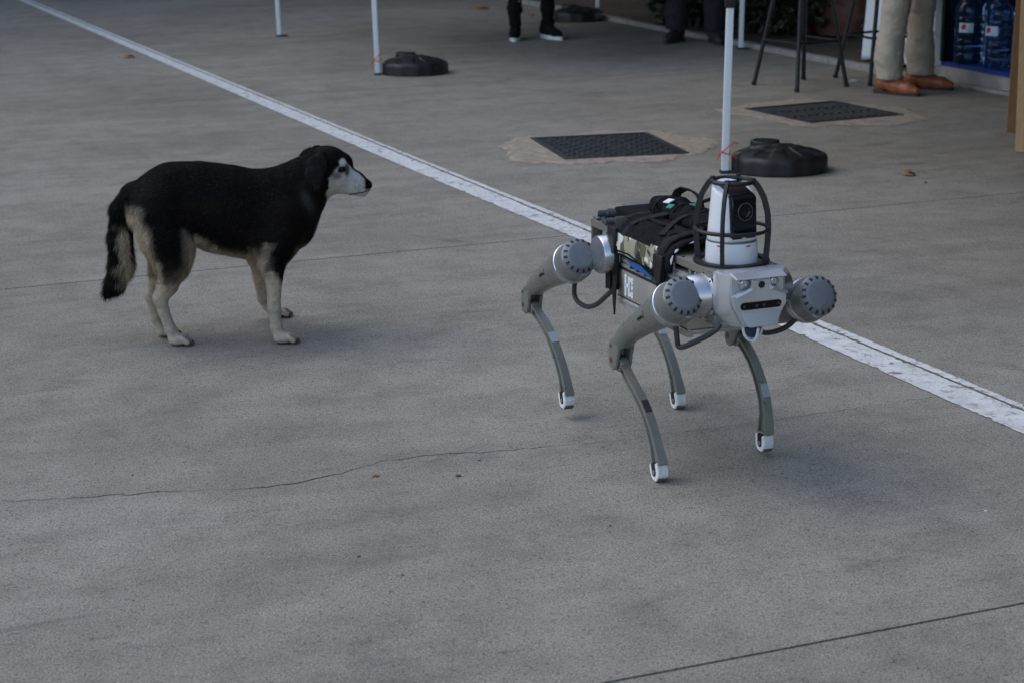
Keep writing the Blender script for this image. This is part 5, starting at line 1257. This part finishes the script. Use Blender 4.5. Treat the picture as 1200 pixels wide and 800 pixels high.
    def cable(pts, r=.0062):
        # smooth the polyline
        P_ = [Vector(p) for p in pts]
        for _ in range(3):
            Q_ = [P_[0]]
            for a, b in zip(P_, P_[1:]): Q_ += [a*.75+b*.25, a*.25+b*.75]
            P_ = Q_+[P_[-1]]
        m = MB(); m.tube(P_, r, 10); m.build('cable', M['r_cable'], R)
    cable([(-.085, -.140, .392), (-.085, -.135, .350), (-.092, -.128, .326), (-.04, -.115, .352), (.03, -.10, .392), (.035, -.09, .41)])
    cable([(-.640, -.135, .385), (-.675, -.130, .345), (-.680, -.125, .305), (-.60, -.115, .300), (-.52, -.10, .36), (-.50, -.09, .385)])
    cable([(-.02, .135, .388), (-.05, .13, .360), (-.10, .12, .335), (-.14, .11, .325), (-.10, .06, .385)])
    cable([(-.585, .140, .392), (-.59, .135, .345), (-.575, .128, .320), (-.52, .10, .385)])
    return R
robot()

# ------------------------------------------------------------------ leaves and small litter
M['leaf'] = mat('dry_leaf', (.26, .150, .055), .8, var=.35, scale=60)
def leaf(p, rz, label, L=.07):
    V = []; n = 9; Q = []
    r = random.Random(int(p[0]*1000))
    for i in range(n):
        t = i/(n-1); wv = math.sin(PI*t**.8)*.42*L*(1+.25*math.sin(9*t))+.002
        for j in (-1, 0, 1): V.append((t*L-.5*L, j*wv*.8, .004+.014*abs(j)*math.sin(PI*t)+.010*math.sin(3*t+1)*t+r.uniform(0, .002)))
    for i in range(n-1):
        for j in (0, 1): Q.append((i*3+j, (i+1)*3+j, (i+1)*3+j+1, i*3+j+1))
    me = pymesh('fallen_leaf', V, Q, M['leaf']); o = link('fallen_leaf', me); o.location = (p[0], p[1], .002); o.rotation_euler = (.1, 0, rz); md = o.modifiers.new('thick', 'SOLIDIFY'); md.thickness = .001
    m = MB(); m.tube([(-.5*L, 0, .006), (-.72*L, .004, .010), (-.9*L, .01, .004)], .0012, 6); m.build('stalk', M['leaf'], o)
    tag(o, label, 'leaf', 'fallen dry leaves')
leaf((-2.61, 13.09), .3, 'curled dry brown leaf left of the painted line, behind the dog', .09)
leaf((1.738, 8.158), .2, 'dry brown leaf on the concrete right of the black tent weight', .068)
leaf((-.229, 16.6), .2, 'dry brown leaf at the top edge left of the black sneakers', .14)
leaf((.19, 15.9), 1.2, 'small dry leaf behind the black sneakers', .06)
M['pebble'] = mat('pebble', (.07, .066, .062), .8, var=.4, scale=60)
def pebble(p, s_, label, m_=None, cat='pebble', name='pebble'):
    m = MB(); bmesh.ops.create_icosphere(m.bm, subdivisions=2, radius=1); r = random.Random(int(p[0]*999+p[1]*77)); ph = r.uniform(0, 6)
    for v in m.bm.verts: q = 1+.22*math.sin(v.co.x*3+ph)+.15*math.sin(v.co.y*4+ph*2); v.co = Vector((v.co.x*s_*q, v.co.y*s_*.8*q, v.co.z*s_*.55*q))
    o = m.build(name, m_ or M['pebble'], smooth=False); o.location = (p[0], p[1], s_*.4); tag(o, label, cat)
for (p, s_, lab) in (((-.129, 4.21), .006, 'small dark pebble on the concrete left of the robot front foot'), ((-.081, 4.327), .003, 'tiny dark pebble just below the crack left of the robot'),
                  ((.209, 3.87), .003, 'tiny dark pebble below the robot front foot'), ((1.772, 7.968), .008, 'dark pebble beside the dry leaf right of the tent weight'),
                  ((-.324, 3.703), .0035, 'tiny dark pebble in the lower middle of the concrete'), ((-.227, 3.597), .003, 'tiny pebble nearest the camera in the lower middle'), ((-.9, 4.241), .003, 'tiny dark pebble above the left end of the crack')):
    pebble(p, s_, lab)
M['chip'] = mat('leaf_crumb', (.22, .10, .045), .8, var=.3)
pebble((-.324, 4.216), .0065, 'reddish brown leaf crumb below the bend of the crack', M['chip'], 'leaf crumb', 'leaf_crumb')
m = MB(); m.cyl((-.018, 0, .005), (.018, .006, .005), .0055, n=10); o = m.build('cigarette_butt', M['white_cloth']); o.location = (2.068, 11.391, 0); tag(o, 'white cigarette butt on the concrete left of the brown shoes', 'cigarette butt')
m = MB(); m.box((0, 0, .002), (.006, .004, .003), bev=.001); o = m.build('paper_scrap', M['white_cloth']); o.location = (1.041, 3.936, 0); tag(o, 'tiny white scrap on the concrete below the painted line', 'paper scrap')
# fine grit scattered over the near concrete
def grit():
    r = np.random.default_rng(3); V = []; Q = []
    for _ in range(420):
        y = r.uniform(2.6, 9)**1.0; x = r.uniform(-.33, .33)*y; s_ = r.uniform(.0006, .0022)*(1 if r.random() < .95 else 1.6); c = np.array([x, y, s_*.3]); i = len(V)
        V += [c+s_*np.array(d)*r.uniform(.6, 1.2) for d in ((1, 0, 0), (0, 1, 0), (-1, 0, 0), (0, -1, 0), (0, 0, .8))]; Q += [(i, i+1, i+4), (i+1, i+2, i+4), (i+2, i+3, i+4), (i+3, i, i+4)]
    o = link('grit', pymesh('grit', np.array(V), Q, M['pebble'], smooth=False)); tag(o, kind='stuff'); o['label'] = 'fine dark grit scattered over the concrete'; o['category'] = 'grit'
grit()
